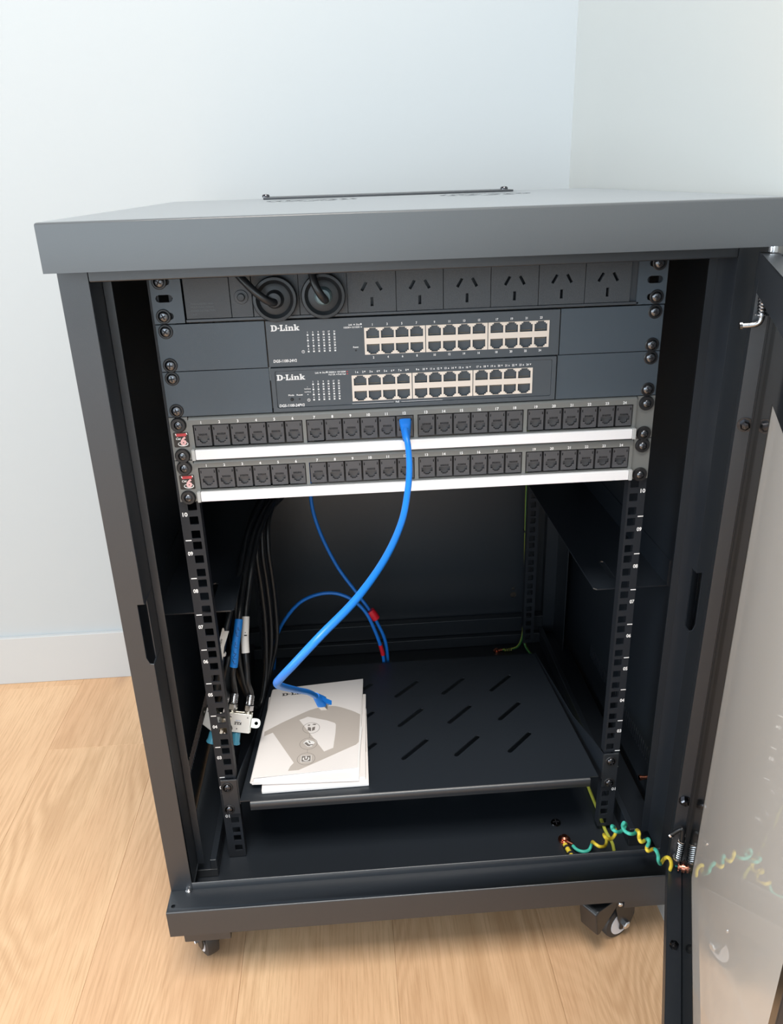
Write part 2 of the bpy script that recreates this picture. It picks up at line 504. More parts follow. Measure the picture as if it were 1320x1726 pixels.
# ================================================================== cabinet
cab = thing('network_cabinet', 'black steel floor cabinet on castors, glass door swung open, standing on the oak floor', 'rack cabinet', (0, 0.19, FZ))
YF, YK, XC = -0.0975, 0.481, 0.3
# lid with two fan grilles of real slots
ZT, ZL = 0.2742, 0.2362
holes = []
for gx in (-0.098, 0.120):
    for ring, n in ((0.018, 4), (0.030, 7), (0.042, 10), (0.054, 13)):
        for k in range(n):
            t0 = 2 * math.pi * k / n + 0.1; t1 = t0 + 2 * math.pi / n * 0.72; gy = 0.31
            m = 5
            holes.append([(gx + (ring + 0.0032) * math.cos(t0 + (t1 - t0) * i / m), gy + (ring + 0.0032) * math.sin(t0 + (t1 - t0) * i / m)) for i in range(m + 1)] +
                         [(gx + (ring - 0.0032) * math.cos(t1 - (t1 - t0) * i / m), gy + (ring - 0.0032) * math.sin(t1 - (t1 - t0) * i / m)) for i in range(m + 1)])
lid = MB()
r_ = 0.0022
lid.plate(rect(-XC + r_, XC - r_, YF + r_, YK - r_), holes, 0.0015, TOP(ZT))
# folded skirts with a rounded upper edge
def skirt(p, q, inn):
    p, q, inn = Vector((*p, 0)), Vector((*q, 0)), Vector((*inn, 0))
    prof = [(r_ * (1 - math.cos(R(90 * k / 4))) - 0 * r_, ZT - r_ + r_ * math.sin(R(90 * k / 4))) for k in range(5)]
    prof = [(0.012, ZL), (0.0, ZL)][::1] + [(0.0, ZL + 0.0005)] + prof
    vs = []
    for o, z in prof:
        vs += [p + inn * o + Vector((0, 0, z)), q + inn * o + Vector((0, 0, z))]
    # mitre the corners
    d = (q - p).normalized()
    for i, (o, z) in enumerate(prof):
        vs[2 * i] += d * o; vs[2 * i + 1] -= d * o
    lid.add(vs, [(2 * i, 2 * i + 1, 2 * i + 3, 2 * i + 2) for i in range(len(prof) - 1)])
skirt((-XC, YF), (XC, YF), (0, 1)); skirt((XC, YF), (XC, YK), (-1, 0)); skirt((XC, YK), (-XC, YK), (0, -1)); skirt((-XC, YK), (-XC, YF), (1, 0))
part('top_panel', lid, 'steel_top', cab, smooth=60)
cp = part('cable_entry_cover', MB().box(-0.166, 0.176, 0.405, 0.472, ZT + 0.0002, ZT + 0.0028), 'steel', cab, bevel=0.0004)
for x in (-0.164, 0.168):
    part('thumb_screw', MB().lathe([(0.0052, 0), (0.0052, 0.0022), (0.004, 0.0036), (0, 0.0042)], (x, 0.43, ZT + 0.0028), (0, 0, 1), 14), 'screw_blk', cp)
part('top_cross_rail', MB().box(-0.275, 0.275, -0.067, -0.028, 0.2252, 0.2361), 'steel', cab, bevel=0.0012)
part('top_cross_rail', MB().box(-0.262, 0.262, 0.44, 0.477, 0.215, 0.236), 'steel', cab, bevel=0.0012)
# front posts: face plate with lock notch, return and inner flange
for sgn in (-1, 1):
    X = lambda x: sgn * x
    mb = MB()
    face = [(0.3, -0.4549), (0.3, 0.2362), (0.275, 0.2362), (0.275, -0.079), (0.2815, -0.079), (0.2815, -0.140), (0.279, -0.1465), (0.275, -0.1475), (0.275, -0.4549)]
    mb.plate([(X(a), b) for a, b in face], [], 0.0016, FRONT(-0.067))
    for z0, z1, y0 in ((-0.4549, -0.1475, -0.0654), (-0.1475, -0.079, -0.055), (-0.079, 0.2252, -0.0654)):
        mb.box(*sorted((X(0.275), X(0.2766))), y0, -0.028, z0, z1)
    mb.box(*sorted((X(0.2995), X(0.2979))), -0.0654, -0.028, -0.4549, 0.2362)
    mb.box(*sorted((X(0.275), X(0.267))), -0.0296, -0.028, -0.4549, 0.2252)
    part('front_post', mb, 'steel', cab, bevel=0.0006)
    # rear posts
    mb = MB().box(*sorted((X(0.299), X(0.262))), 0.462, 0.4795, -0.4549, 0.2362)
    mb.box(*sorted((X(0.284), X(0.2825))), 0.40, 0.462, -0.482, 0.2362)
    part('rear_post', mb, 'steel', cab)
    # side panel with a row of narrow vent slits along the bottom
    sl = [rect(y, y + 0.0034, -0.4125, -0.391) for y in [0.034 + 0.0066 * k for k in range(40)]]
    fr = (Vector((X(0.2976), 0, 0)), Vector((0, 1, 0)), Vector((0, 0, 1)), Vector((-sgn, 0, 0)))
    part('side_panel', MB().plate(rect(-0.028, 0.478, -0.4549, 0.2362), sl, 0.0012, fr), 'steel', cab)
    # cross support bracket and low side channel
    mb = MB()
    pl = [(X(0.2965), 0.043), (X(0.212), 0.043), (X(0.2085), 0.0465), (X(0.2085), 0.41), (X(0.2965), 0.41)]
    mb.plate(pl, [slot((X(0.2385), 0.07), (X(0.2385), 0.11), 0.007)], 0.0016, TOP(-0.152))
    mb.box(*sorted((X(0.2965), X(0.295))), 0.043, 0.41, -0.152, -0.12)
    part('support_bracket', mb, 'steel', cab)
    mb = MB().box(*sorted((X(0.2962), X(0.254))), -0.025, 0.46, -0.4815, -0.470)
    mb.box(*sorted((X(0.262), X(0.254))), -0.025, 0.46, -0.470, -0.455)
    part('side_channel', mb, 'steel', cab, bevel=0.001)
part('back_panel', MB().plate(rect(-0.298, 0.298, -0.4549, 0.2362),
     [circ(0.211, -0.397, 0.0055, 14), circ(0.211, -0.384, 0.003, 10), circ(-0.18, 0.02, 0.012, 16)], 0.0012, FRONT(0.4783)), 'steel', cab)
part('rear_cross_rail', MB().box(-0.262, 0.262, 0.45, 0.476, -0.4818, -0.462).box(-0.262, 0.262, 0.4605, 0.476, -0.462, -0.433), 'steel', cab, bevel=0.001)
# base: sill, front face, lip, inner floor
base = MB()
zb0, zb1 = -0.4916, -0.4549
def fold(prof, x0, x1, holes=None):
    """sheet folded along a (y, z) profile, running in x"""
    vs = []
    for y, z in prof: vs += [(x0, y, z), (x1, y, z)]
    base.add(vs, [(2 * i, 2 * i + 1, 2 * i + 3, 2 * i + 2) for i in range(len(prof) - 1)])
arc_ = [(YF + 0.0014 - 0.0014 * math.sin(R(18 * k)), zb1 - 0.0014 + 0.0014 * math.cos(R(18 * k))) for k in range(6)]
fold(arc_ + [(YF, zb0), (YF + 0.012, zb0), (YF + 0.012, zb0 + 0.002)], -XC, XC)
base.flat(rect(-XC, XC, YF + 0.0014, -0.064), TOP(zb1), [circ(-0.2935, -0.0885, 0.0024, 10)])
base.box(-XC, XC, YF + 0.002, -0.062, zb1 - 0.004, zb1 - 0.003)
for sx_ in (-1, 1):
    base.add([(sx_ * XC, YF + 0.0014, zb1), (sx_ * XC, YK, zb1), (sx_ * XC, YK, zb0), (sx_ * XC, YF, zb0), (sx_ * XC, YF, zb1 - 0.0014)], [(0, 1, 2, 3, 4)])
base.add([(-XC, YK, zb1), (XC, YK, zb1), (XC, YK, zb0), (-XC, YK, zb0)], [(0, 1, 2, 3)])
fold([(-0.067, zb1), (-0.067, -0.4458), (-0.0664, -0.4452), (-0.0656, -0.4452), (-0.0650, -0.4458), (-0.0650, -0.4818)], -0.275, 0.275)
base.box(-0.298, 0.298, -0.0656, 0.479, -0.4835, -0.482)
part('base_frame', base, 'steel', cab, smooth=50)
part('post_bolt', MB().lathe([(0.0034, 0), (0.0034, 0.0016), (0.0018, 0.003), (0, 0.0032)], (-0.2795, -0.069, -0.4548), (0, 0, 1), 10), 'chrome', cab)
part('floor_screw', MB().lathe([(0.0066, 0), (0.006, 0.0012), (0, 0.0022)], (0.1746, 0.0216, -0.482), (0, 0, 1), 16).box(0.1746 - 0.004, 0.1746 + 0.004, 0.0212, 0.0222, -0.4808, -0.4797, 1).box(0.1741, 0.1751, 0.0216 - 0.004, 0.0216 + 0.004, -0.4808, -0.4797, 1), ['screw_blk', 'ink'], cab)
part('earth_stud', MB().cyl((0.2964, 0.03, -0.4246), (0.2825, 0.03, -0.4246), 0.0027, 12).cyl((0.2855, 0.03, -0.4246), (0.2825, 0.03, -0.4246), 0.0036, 12), 'copper', cab)

# rails with square holes, numbers and unit ticks
def rail(sgn, y, x0, x1, zb, zt, units, hx, printed):
    X = lambda x: sgn * x
    hs = []
    for k in units:
        for o in (0.00635, 0.02225, 0.0381):
            zc = -k * U - o
            if zb + 0.006 < zc < zt - 0.006: hs.append(rrect(X(hx) - 0.0046, X(hx) + 0.0046, zc - 0.0046, zc + 0.0046, 0.0006, 1))
    mb = MB().plate(rect(min(X(x0), X(x1)), max(X(x0), X(x1)), zb, zt), hs, 0.0018, FRONT(y))
    mb.box(*sorted((X(x1), X(x1 + 0.0016))), y, y + 0.022, zb, zt)
    mb.box(*sorted((X(x0), X(x0 - 0.0012))), y, y + 0.012, zb, zt)
    o = part('front_rail' if printed else 'rear_rail', mb, 'steel_in', cab, smooth=0)
    if printed:
        p = MB(); fr = FRONT(y - 0.00015)
        for n in range(1, 11):
            zt_ = -(10 - n) * U
            if n != 2: text(p, '%02d' % n, X(0.2394), zt_ - 0.0151, 0.0042, fr, width=0.0052, bold=0.03)
            elif sgn < 0: text(p, '%02d' % n, X(0.2414), zt_ - 0.0151, 0.0042, fr, width=0.0052, bold=0.03)
            if n > 1: p.flat(rect(*sorted((X(0.2364), X(0.2425))), zt_ - U - 0.0006 + (0.0 if n > 2 else 0.02), zt_ - U + 0.0006 + (0.0 if n > 2 else 0.02)), fr)
        part('printing', p, 'white', o, smooth=0, weld=False, label='white unit numbers and ticks')
    return o
RL = rail(-1, 0.0034, 0.2245, 0.2427, -0.481, 0.2235, range(-5, 11), 0.2310, True)
RR = rail(1, 0.0034, 0.2245, 0.2407, -0.4745, 0.2235, range(-5, 11), 0.2300, True)
rail(-1, 0.42, 0.2185, 0.2345, -0.47, 0.2235, range(-5, 11), 0.2262, False)
rail(1, 0.42, 0.2185, 0.2345, -0.462, 0.2235, range(-5, 11), 0.2262, False)

# castors
def caster(cx, cy, yaw, pedal, bx0, bx1):
    ca, sa = math.cos(yaw), math.sin(yaw)
    ax = Vector((ca, sa, 0)); fw = Vector((-sa, ca, 0)); up = Vector((0, 0, 1))   # wheel axis, rolling direction
    C0 = Vector((cx, cy, FZ + 0.0245))
    sx = 1 if cx > 0 else -1
    bx = MB().box(bx0, bx1, (-0.088 if cy < 0.2 else 0.40), (-0.02 if cy < 0.2 else 0.47), -0.5135, zb0 + 0.0002)
    c = part('caster', bx, 'steel', cab, bevel=0.0012)
    mb = MB().lathe([(0.012, -0.0085), (0.0205, -0.0085), (0.0238, -0.007), (0.0245, -0.004), (0.0245, 0.004), (0.0238, 0.007), (0.0205, 0.0085), (0.012, 0.0085)], C0, ax, 28)
    part('tyre', mb, 'tyre', c)
    part('wheel_hub', MB().lathe([(0.006, -0.0092), (0.0175, -0.0092), (0.0175, 0.0092), (0.006, 0.0092)], C0, ax, 24), 'hub', c)
    top = -0.5135
    fk = MB()
    for s_ in (-1, 1):
        fr = (C0 + ax * (s_ * 0.0098), fw, up, ax * s_)
        h = top - C0.z
        # curved fork cheek that leaves a crescent of the hub in view
        fk.plate([(0.015, h), (-0.017, h), (-0.019, 0.006), (-0.013, -0.007), (-0.003, -0.010), (0.005, -0.007), (0.005, 0.001), (0.009, 0.010), (0.016, h - 0.013)], [], 0.0022, fr)
    fk.obox((Vector((0, 0, 0)) + C0, fw, up, ax), -0.017, 0.015, h - 0.004, h, -0.012, 0.012)
    part('fork', fk, 'rubber', c, bevel=0.0006)
    for s_ in (-1, 1):
        nut = MB().lathe([(0.0056, 0), (0.0056, 0.004), (0.004, 0.0052), (0, 0.0054)], C0 + ax * (s_ * 0.012) - fw * 0.002, ax * s_, 6)
        part('axle_nut', nut, 'chrome', c, smooth=20)
    for f_, z_ in ((0.009, h - 0.010), (-0.006, h - 0.0075)):
        part('rivet', MB().lathe([(0.0042, 0), (0.0038, 0.0014), (0.002, 0.0026), (0, 0.003)], C0 + ax * (-0.012 if sa > -2 else 0.012) + fw * f_ + up * z_, -ax, 12), 'chrome', c)
    if pedal:
        d = pedal
        O = Vector((cx, cy, 0)); dv = Vector((d[0], d[1], 0)).normalized(); sv = Vector((-dv.y, dv.x, 0))
        fr = (O + dv * 0.020 + Vector((0, 0, -0.517)), dv, Vector((0, 0, 1)), sv)
        pm = MB().plate([(0.0, 0.010), (0.036, 0.014), (0.040, 0.010), (0.034, -0.026), (0.030, -0.028), (0.0, -0.004)], [], 0.026, (fr[0] - sv * 0.013, fr[1], fr[2], fr[3]))
        part('brake_pedal', pm, 'rubber', c, bevel=0.002)
    return c
caster(0.2345, -0.058, R(118), (-0.9, -0.6), 0.2300, 0.2880)
caster(-0.2775, -0.036, R(32), None, -0.2880, -0.2345)
caster(0.2345, 0.43, R(80), None, 0.2300, 0.2880)
caster(-0.262, 0.43, R(100), None, -0.2880, -0.2300)

# ------------------------------------------------------------------ glass door
th = R(-22.3)
nv = Vector((math.cos(th), math.sin(th), -0.0107)).normalized(); DD = 0.3075
tv = Vector((math.sin(th), -math.cos(th), 0)); uv = nv.cross(tv)
if uv.z < 0: uv = -uv
H0 = Vector(((DD - nv.y * -0.09) / nv.x, -0.09, 0.0))
DF = (H0, tv, uv, -nv)           # s along the door, z up, depth towards the cabinet interior
DW, DT, DB = 0.556, 0.231, -0.452
df = MB()
df.obox(DF, 0.0, 0.030, DB, DT, 0.0003, 0.0155)
df.obox(DF, 0.030, DW - 0.03, DT - 0.030, DT, 0.0003, 0.0155)
df.obox(DF, 0.030, DW - 0.03, DB, DB + 0.026, 0.0003, 0.0155)
df.obox(DF, DW - 0.03, DW, DB, DT, 0.0003, 0.0155)
door = part('glass_door', df, 'steel', cab, bevel=0.001)
gp = MB().obox(DF, 0.002, DW - 0.002, DB + 0.002, DT - 0.002, -0.0045, -0.0004)
gp.m = [1] * 6; gp.m[max(range(6), key=lambda k: sum((gp.v[i] for i in gp.f[k]), Vector()).dot(-nv))] = 0
part('glass_pane', gp, ['glass', 'glass_back'], door, smooth=0, label='clear reflective glass pane')
bz = MB().plate(rect(0.001, DW - 0.001, DB + 0.001, DT - 0.001), [rect(0.112, 0.462, DB + 0.098, DT - 0.10)], 0.0004, (H0 - nv * 0.0003, tv, uv, nv))
part('printed_border', bz, 'gloss_black', door, smooth=0, label='black printed border of the glass')
gk = MB().obox(DF, 0.030, 0.0325, DB + 0.026, DT - 0.030, 0.0, 0.004).obox(DF, 0.0345, 0.0355, DB + 0.026, DT - 0.030, 0.0, 0.0025)
part('gasket', gk, 'rubber', door, smooth=0)
for z in (0.0903, -0.3301):
    fr = (H0 + tv * 0.0300 + uv * z - nv * 0.0085, tv, uv, nv)
    part('hex_bolt', MB().lathe([(0.0044, 0), (0.0044, 0.0045), (0.003, 0.0056), (0, 0.0058)], fr[0], tv, 6).lathe([(0.0066, 0), (0.0066, 0.001)], fr[0], tv, 14), 'screw_blk', door, smooth=20)
part('hex_bolt', MB().lathe([(0.0044, 0), (0.0044, 0.0045), (0, 0.0058)], H0 + tv * 0.135 + uv * (DB + 0.026) - nv * 0.008, uv, 6), 'screw_blk', door, smooth=20)
# sprung hinge pins
def hinge_pin(top, pts, tip, z0, z1, axis_pt, mats):
    rod = MB().tube(pts, 0.0024, 10)
    o = part('hinge_pin', rod, mats, door)
    p = MB()
    A, B = Vector(z0), Vector(z1); n = 9
    path = []
    for k in range(n * 8 + 1):
        t = k / (n * 8); a = 2 * math.pi * n * t
        path.append(A.lerp(B, t) + Vector((math.cos(a), math.sin(a), 0)) * 0.0036)
    part('spring', MB().tube(path, 0.0006, 5).cyl(B + Vector((0, 0, -0.0004)), B + Vector((0, 0, -0.0012)), 0.0062, 10), 'chrome', o, label='bright coil spring')
    part('pin_end', MB().cyl(tip[0], tip[1], 0.0036, 14), 'chrome', o)
hinge_pin(True, spline([(0.2728, -0.1205, 0.2225), (0.2735, -0.1205, 0.208), (0.2745, -0.1207, 0.190), (0.2748, -0.1207, 0.1818), (0.2728, -0.1198, 0.1782), (0.268, -0.1178, 0.1768), (0.2620, -0.1154, 0.1762)], 5),
          ((0.2620, -0.1154, 0.1762), (0.2600, -0.1149, 0.1760)), (0.2732, -0.1202, 0.210), (0.2746, -0.1206, 0.1865), None, 'chrome')
hinge_pin(False, spline([(0.2728, -0.1199, -0.405), (0.2726, -0.1198, -0.372), (0.2716, -0.1193, -0.3640), (0.268, -0.1178, -0.3665), (0.2624, -0.1153, -0.3745)], 5),
          ((0.2624, -0.1153, -0.3745), (0.2612, -0.1149, -0.3762)), (0.2726, -0.1196, -0.3785), (0.2717, -0.1192, -0.404), None, 'rubber')
part('hinge_stud', MB().cyl((0.2905, -0.094, 0.2315), (0.2905, -0.094, 0.2365), 0.004, 12), 'chrome', door)
part('earth_terminal', MB().cyl((0.2795, -0.1226, -0.4172), (0.2722, -0.1195, -0.4172), 0.0032, 10).cyl((0.2775, -0.122, -0.4172), (0.2758, -0.1213, -0.4172), 0.0058, 14).cyl((0.2735, -0.120, -0.4172), (0.2722, -0.1195, -0.4172), 0.0050, 6), 'copper', door)

# ================================================================== screws shared by the rack gear
def screw_mesh(r, name):
    mb = MB()
    mb.lathe([(r, 0), (r, 0.0009), (r * 0.95, 0.0016), (r * 0.8, 0.0023), (r * 0.55, 0.0028), (0, 0.0030)], (0, 0, 0), (0, -1, 0), 20)
    # cross: proud dark arms, the recess shade put into their colour
    for a in (0.35, 0.35 + math.pi / 2):
        u = Vector((math.cos(a), 0, math.sin(a))); v = Vector((-math.sin(a), 0, math.cos(a)))
        mb.obox((Vector((0, 0, 0)), u, v, Vector((0, -1, 0))), -r * 0.56, r * 0.56, -r * 0.12, r * 0.12, 0.002, 0.00312, 1)
    return mb.mesh(name, [M['screw'], M['ink']], (0, 0, 0), 40)
SCREW = screw_mesh(0.0050, 'screw')
SCREW_P = screw_mesh(0.0043, 'screw')
_w = MB().lathe([(0.0052, 0), (0.0076, 0), (0.0076, 0.0012), (0.0066, 0.0030), (0.0052, 0.0030)], (0, 0, 0), (0, -1, 0), 22)
WASHER_P = _w.mesh('cup_washer', [M['washer']], (0, 0, 0), 40)
_w = MB().lathe([(0.004, 0), (0.0068, 0), (0.0068, 0.0006), (0.0062, 0.0011), (0.004, 0.0011)], (0, 0, 0), (0, -1, 0), 22)
WASHER = _w.mesh('washer', [M['washer']], (0, 0, 0), 40)
def screws(parent, zs, y, cup=False, x=0.2326):
    for z in zs:
        for sx in (-1, 1):
            o = inst('screw', SCREW_P if cup else SCREW, parent, (sx * x, y - (0.0016 if cup else 0.0006), z))
            r = random.random() * 6.28
            o.rotation_euler = (0, r, 0)
            inst('washer', WASHER_P if cup else WASHER, parent, (sx * x, y - 0.00005, z))

# ================================================================== power distribution unit
z0 = 4 * U
pdu = thing('power_strip', 'dark power distribution unit with six angled-slot sockets, topmost in the rack', 'power strip', (0, 0.02, z0 + 0.001))
for sgn in (-1, 1):
    hs = [slot((sgn * 0.2255, z0 + o), (sgn * 0.2345, z0 + o), 0.0068) for o in (0.0235,)] + [slot((sgn * 0.2265, z0 + o), (sgn * 0.2335, z0 + o), 0.0068) for o in (0.0075, 0.0385)]
    part('mounting_ear', MB().plate(rect(*sorted((sgn * 0.2135, sgn * 0.2415)), z0 + 0.0008, z0 + U - 0.0004), hs, 0.0022, FRONT(0.0)), 'ear', pdu, smooth=0)
tr = MB().box(-0.2125, 0.2155, 0.0, 0.05, z0 + 0.001, z0 + 0.0036).box(-0.2125, 0.2155, 0.0, 0.05, z0 + U - 0.0036, z0 + U - 0.001).box(-0.2125, 0.2155, 0.012, 0.05, z0 + 0.0036, z0 + U - 0.0036)
tr.box(0.2075, 0.2145, 0.004, 0.012, z0 + 0.0036, z0 + U - 0.0036)
part('housing', tr, 'pdu_alu', pdu, bevel=0.0004)
zt0, zt1 = z0 + 0.0040, z0 + U - 0.0040
part('label_plate', MB().box(-0.2118, -0.1702, 0.0006, 0.012, zt0, zt1), 'pdu', pdu, bevel=0.0004)
p = MB()
for s_, zz in (('MODULARISED AND', 0.1955), ('MULTI FUNCTIONAL', 0.1925), ('POWER DISTRIBUTION', 0.1892), ('UNIT', 0.1858)):
    text(p, s_, -0.2068, zz, 0.0016, FRONT(0.0004), 'l', bold=0.0, sx=0.98 if s_ != 'POWER DISTRIBUTION' else 0.92)
part('printing', p, 'grey_print', pdu, smooth=0, weld=False)
br = MB().plate(rect(-0.1696, -0.1502, zt0, zt1), [circ(-0.1598, 0.2, 0.0042, 20)], 0.010, FRONT(0.0006))
br.lathe([(0.0042, 0), (0.0066, 0), (0.0062, 0.0011), (0.0042, 0.0013)], (-0.1598, 0.0006, 0.2), (0, -1, 0), 22)
part('breaker_module', br, 'pdu', pdu, smooth=40)
part('reset_button', MB().lathe([(0.0036, -0.004), (0.0036, 0.0022), (0.003, 0.0028), (0, 0.0029)], (-0.1598, 0.0, 0.2), (0, -1, 0), 18), 'plug', pdu)
ox = [-0.1496, -0.1066, -0.0618, -0.0163, 0.0281, 0.0730, 0.1184, 0.1628, 0.2068]
def rotrect(cx, cz, w, h, a):
    c, s_ = math.cos(a), math.sin(a)
    return [(cx + x * c - y * s_, cz + x * s_ + y * c) for x, y in ((-w / 2, -h / 2), (w / 2, -h / 2), (w / 2, h / 2), (-w / 2, h / 2))]
for a, b in zip(ox, ox[1:]):
    cx = (a + b) / 2
    hs = [rotrect(cx - 0.0070, 0.2052, 0.0027, 0.0088, R(-30)), rotrect(cx + 0.0070, 0.2052, 0.0027, 0.0088, R(30)), rotrect(cx, 0.1912, 0.0027, 0.0082, 0)]
    mb = MB().plate(rect(a + 0.0003, b - 0.0003, zt0, zt1), hs, 0.004, FRONT(0.0006))
    mb.box(a + 0.0003, b - 0.0003, 0.0105, 0.0115, zt0, zt1, 1)
    part('power_outlet', mb, ['pdu', 'cavity'], pdu, smooth=0)
screws(pdu, (z0 + 0.0075, z0 + 0.0385), -0.0)

def plug(name, label, cx, cz, hubmat, tilt, path):
    t = thing(name, label, 'power plug', (cx, -0.0002, cz - 0.02), 'power plugs in the power strip')
    ax = Vector((tilt[0], -1, tilt[1])).normalized()
    O = Vector((cx, -0.0002, cz))
    part('plug_body', MB().lathe([(0.0195, 0.0), (0.0205, 0.001), (0.0205, 0.008), (0.0196, 0.0098), (0.0172, 0.0100), (0.0158, 0.0072), (0.0140, 0.0052), (0.0115, 0.0058), (0.0, 0.0064)], O, ax, 40), 'plug', t)
    part('plug_hub', MB().lathe([(0.0085, 0.006), (0.0078, 0.014), (0.0062, 0.0175), (0.0, 0.0185)], O, ax, 24), hubmat, t)
    part('cord', MB().tube(spline(path, 6), 0.0036, 12), 'rubber', t)
plug('power_plug', 'round black power plug with its cord angling up left, left one in the power strip', -0.1285, 0.1975, 'plug', (0.0, 0.05),
     [(-0.128, -0.016, 0.1965), (-0.1305, -0.021, 0.1972), (-0.136, -0.0245, 0.2005), (-0.144, -0.024, 0.2070), (-0.152, -0.021, 0.2150), (-0.158, -0.017, 0.2215), (-0.163, -0.013, 0.2295)])
plug('power_plug', 'round black power plug with pale smoky hub and upright cord, beside the first socket', -0.0840, 0.1988, 'teal_hub', (0.0, 0.05),
     [(-0.082, -0.016, 0.1965), (-0.0835, -0.022, 0.1990), (-0.0870, -0.025, 0.2045), (-0.0905, -0.0235, 0.2120), (-0.0925, -0.02, 0.2200), (-0.0945, -0.015, 0.2295)])

# ================================================================== network switches
def port_shapes():
    # opening with a stepped latch notch, notch up; origin at the centre of the wide part's lower edge
    w, h = 0.00615, 0.0070
    return [(-w, 0), (w, 0), (w, h), (0.0046, h), (0.0046, h + 0.0013), (0.0031, h + 0.0013), (0.0031, h + 0.0026), (-0.0031, h + 0.0026), (-0.0031, h + 0.0013), (-0.0046, h + 0.0013), (-0.0046, h), (-w, h)]
def port_mesh(flip):
    pts = port_shapes()
    if flip: pts = [(x, -z) for x, z in pts][::-1]
    pts = [(x * 0.995, z) for x, z in pts]
    mb = MB().recess(pts, 0.0125, FRONT(0.0004), 0)
    s_ = -1 if flip else 1
    # the contact tongue inside
    tv_ = [(-0.0052, 0.0028, 0.0052 * s_), (0.0022, 0.0028, 0.0052 * s_), (0.0022, 0.010, 0.0022 * s_), (-0.0052, 0.010, 0.0022 * s_),
           (-0.0052, 0.0034, 0.0066 * s_), (0.0022, 0.0034, 0.0066 * s_), (0.0022, 0.0105, 0.0066 * s_), (-0.0052, 0.0105, 0.0066 * s_)]
    mb.add(tv_, [(0, 1, 2, 3), (4, 7, 6, 5), (0, 4, 5, 1), (2, 6, 7, 3), (1, 5, 6, 2), (0, 3, 7, 4)], 1)
    for k in range(8):
        x = -0.0042 + 0.0012 * k
        mb.box(x, x + 0.0004, 0.002, 0.011, 0.0012 * s_ - 0.0002, 0.0012 * s_ + 0.0002, 2)
    return mb.mesh('port', [M['cavity'], M['tongue'], M['gold']], (0, 0, 0), 0)
PORT_UP, PORT_DN = port_mesh(False), port_mesh(True)

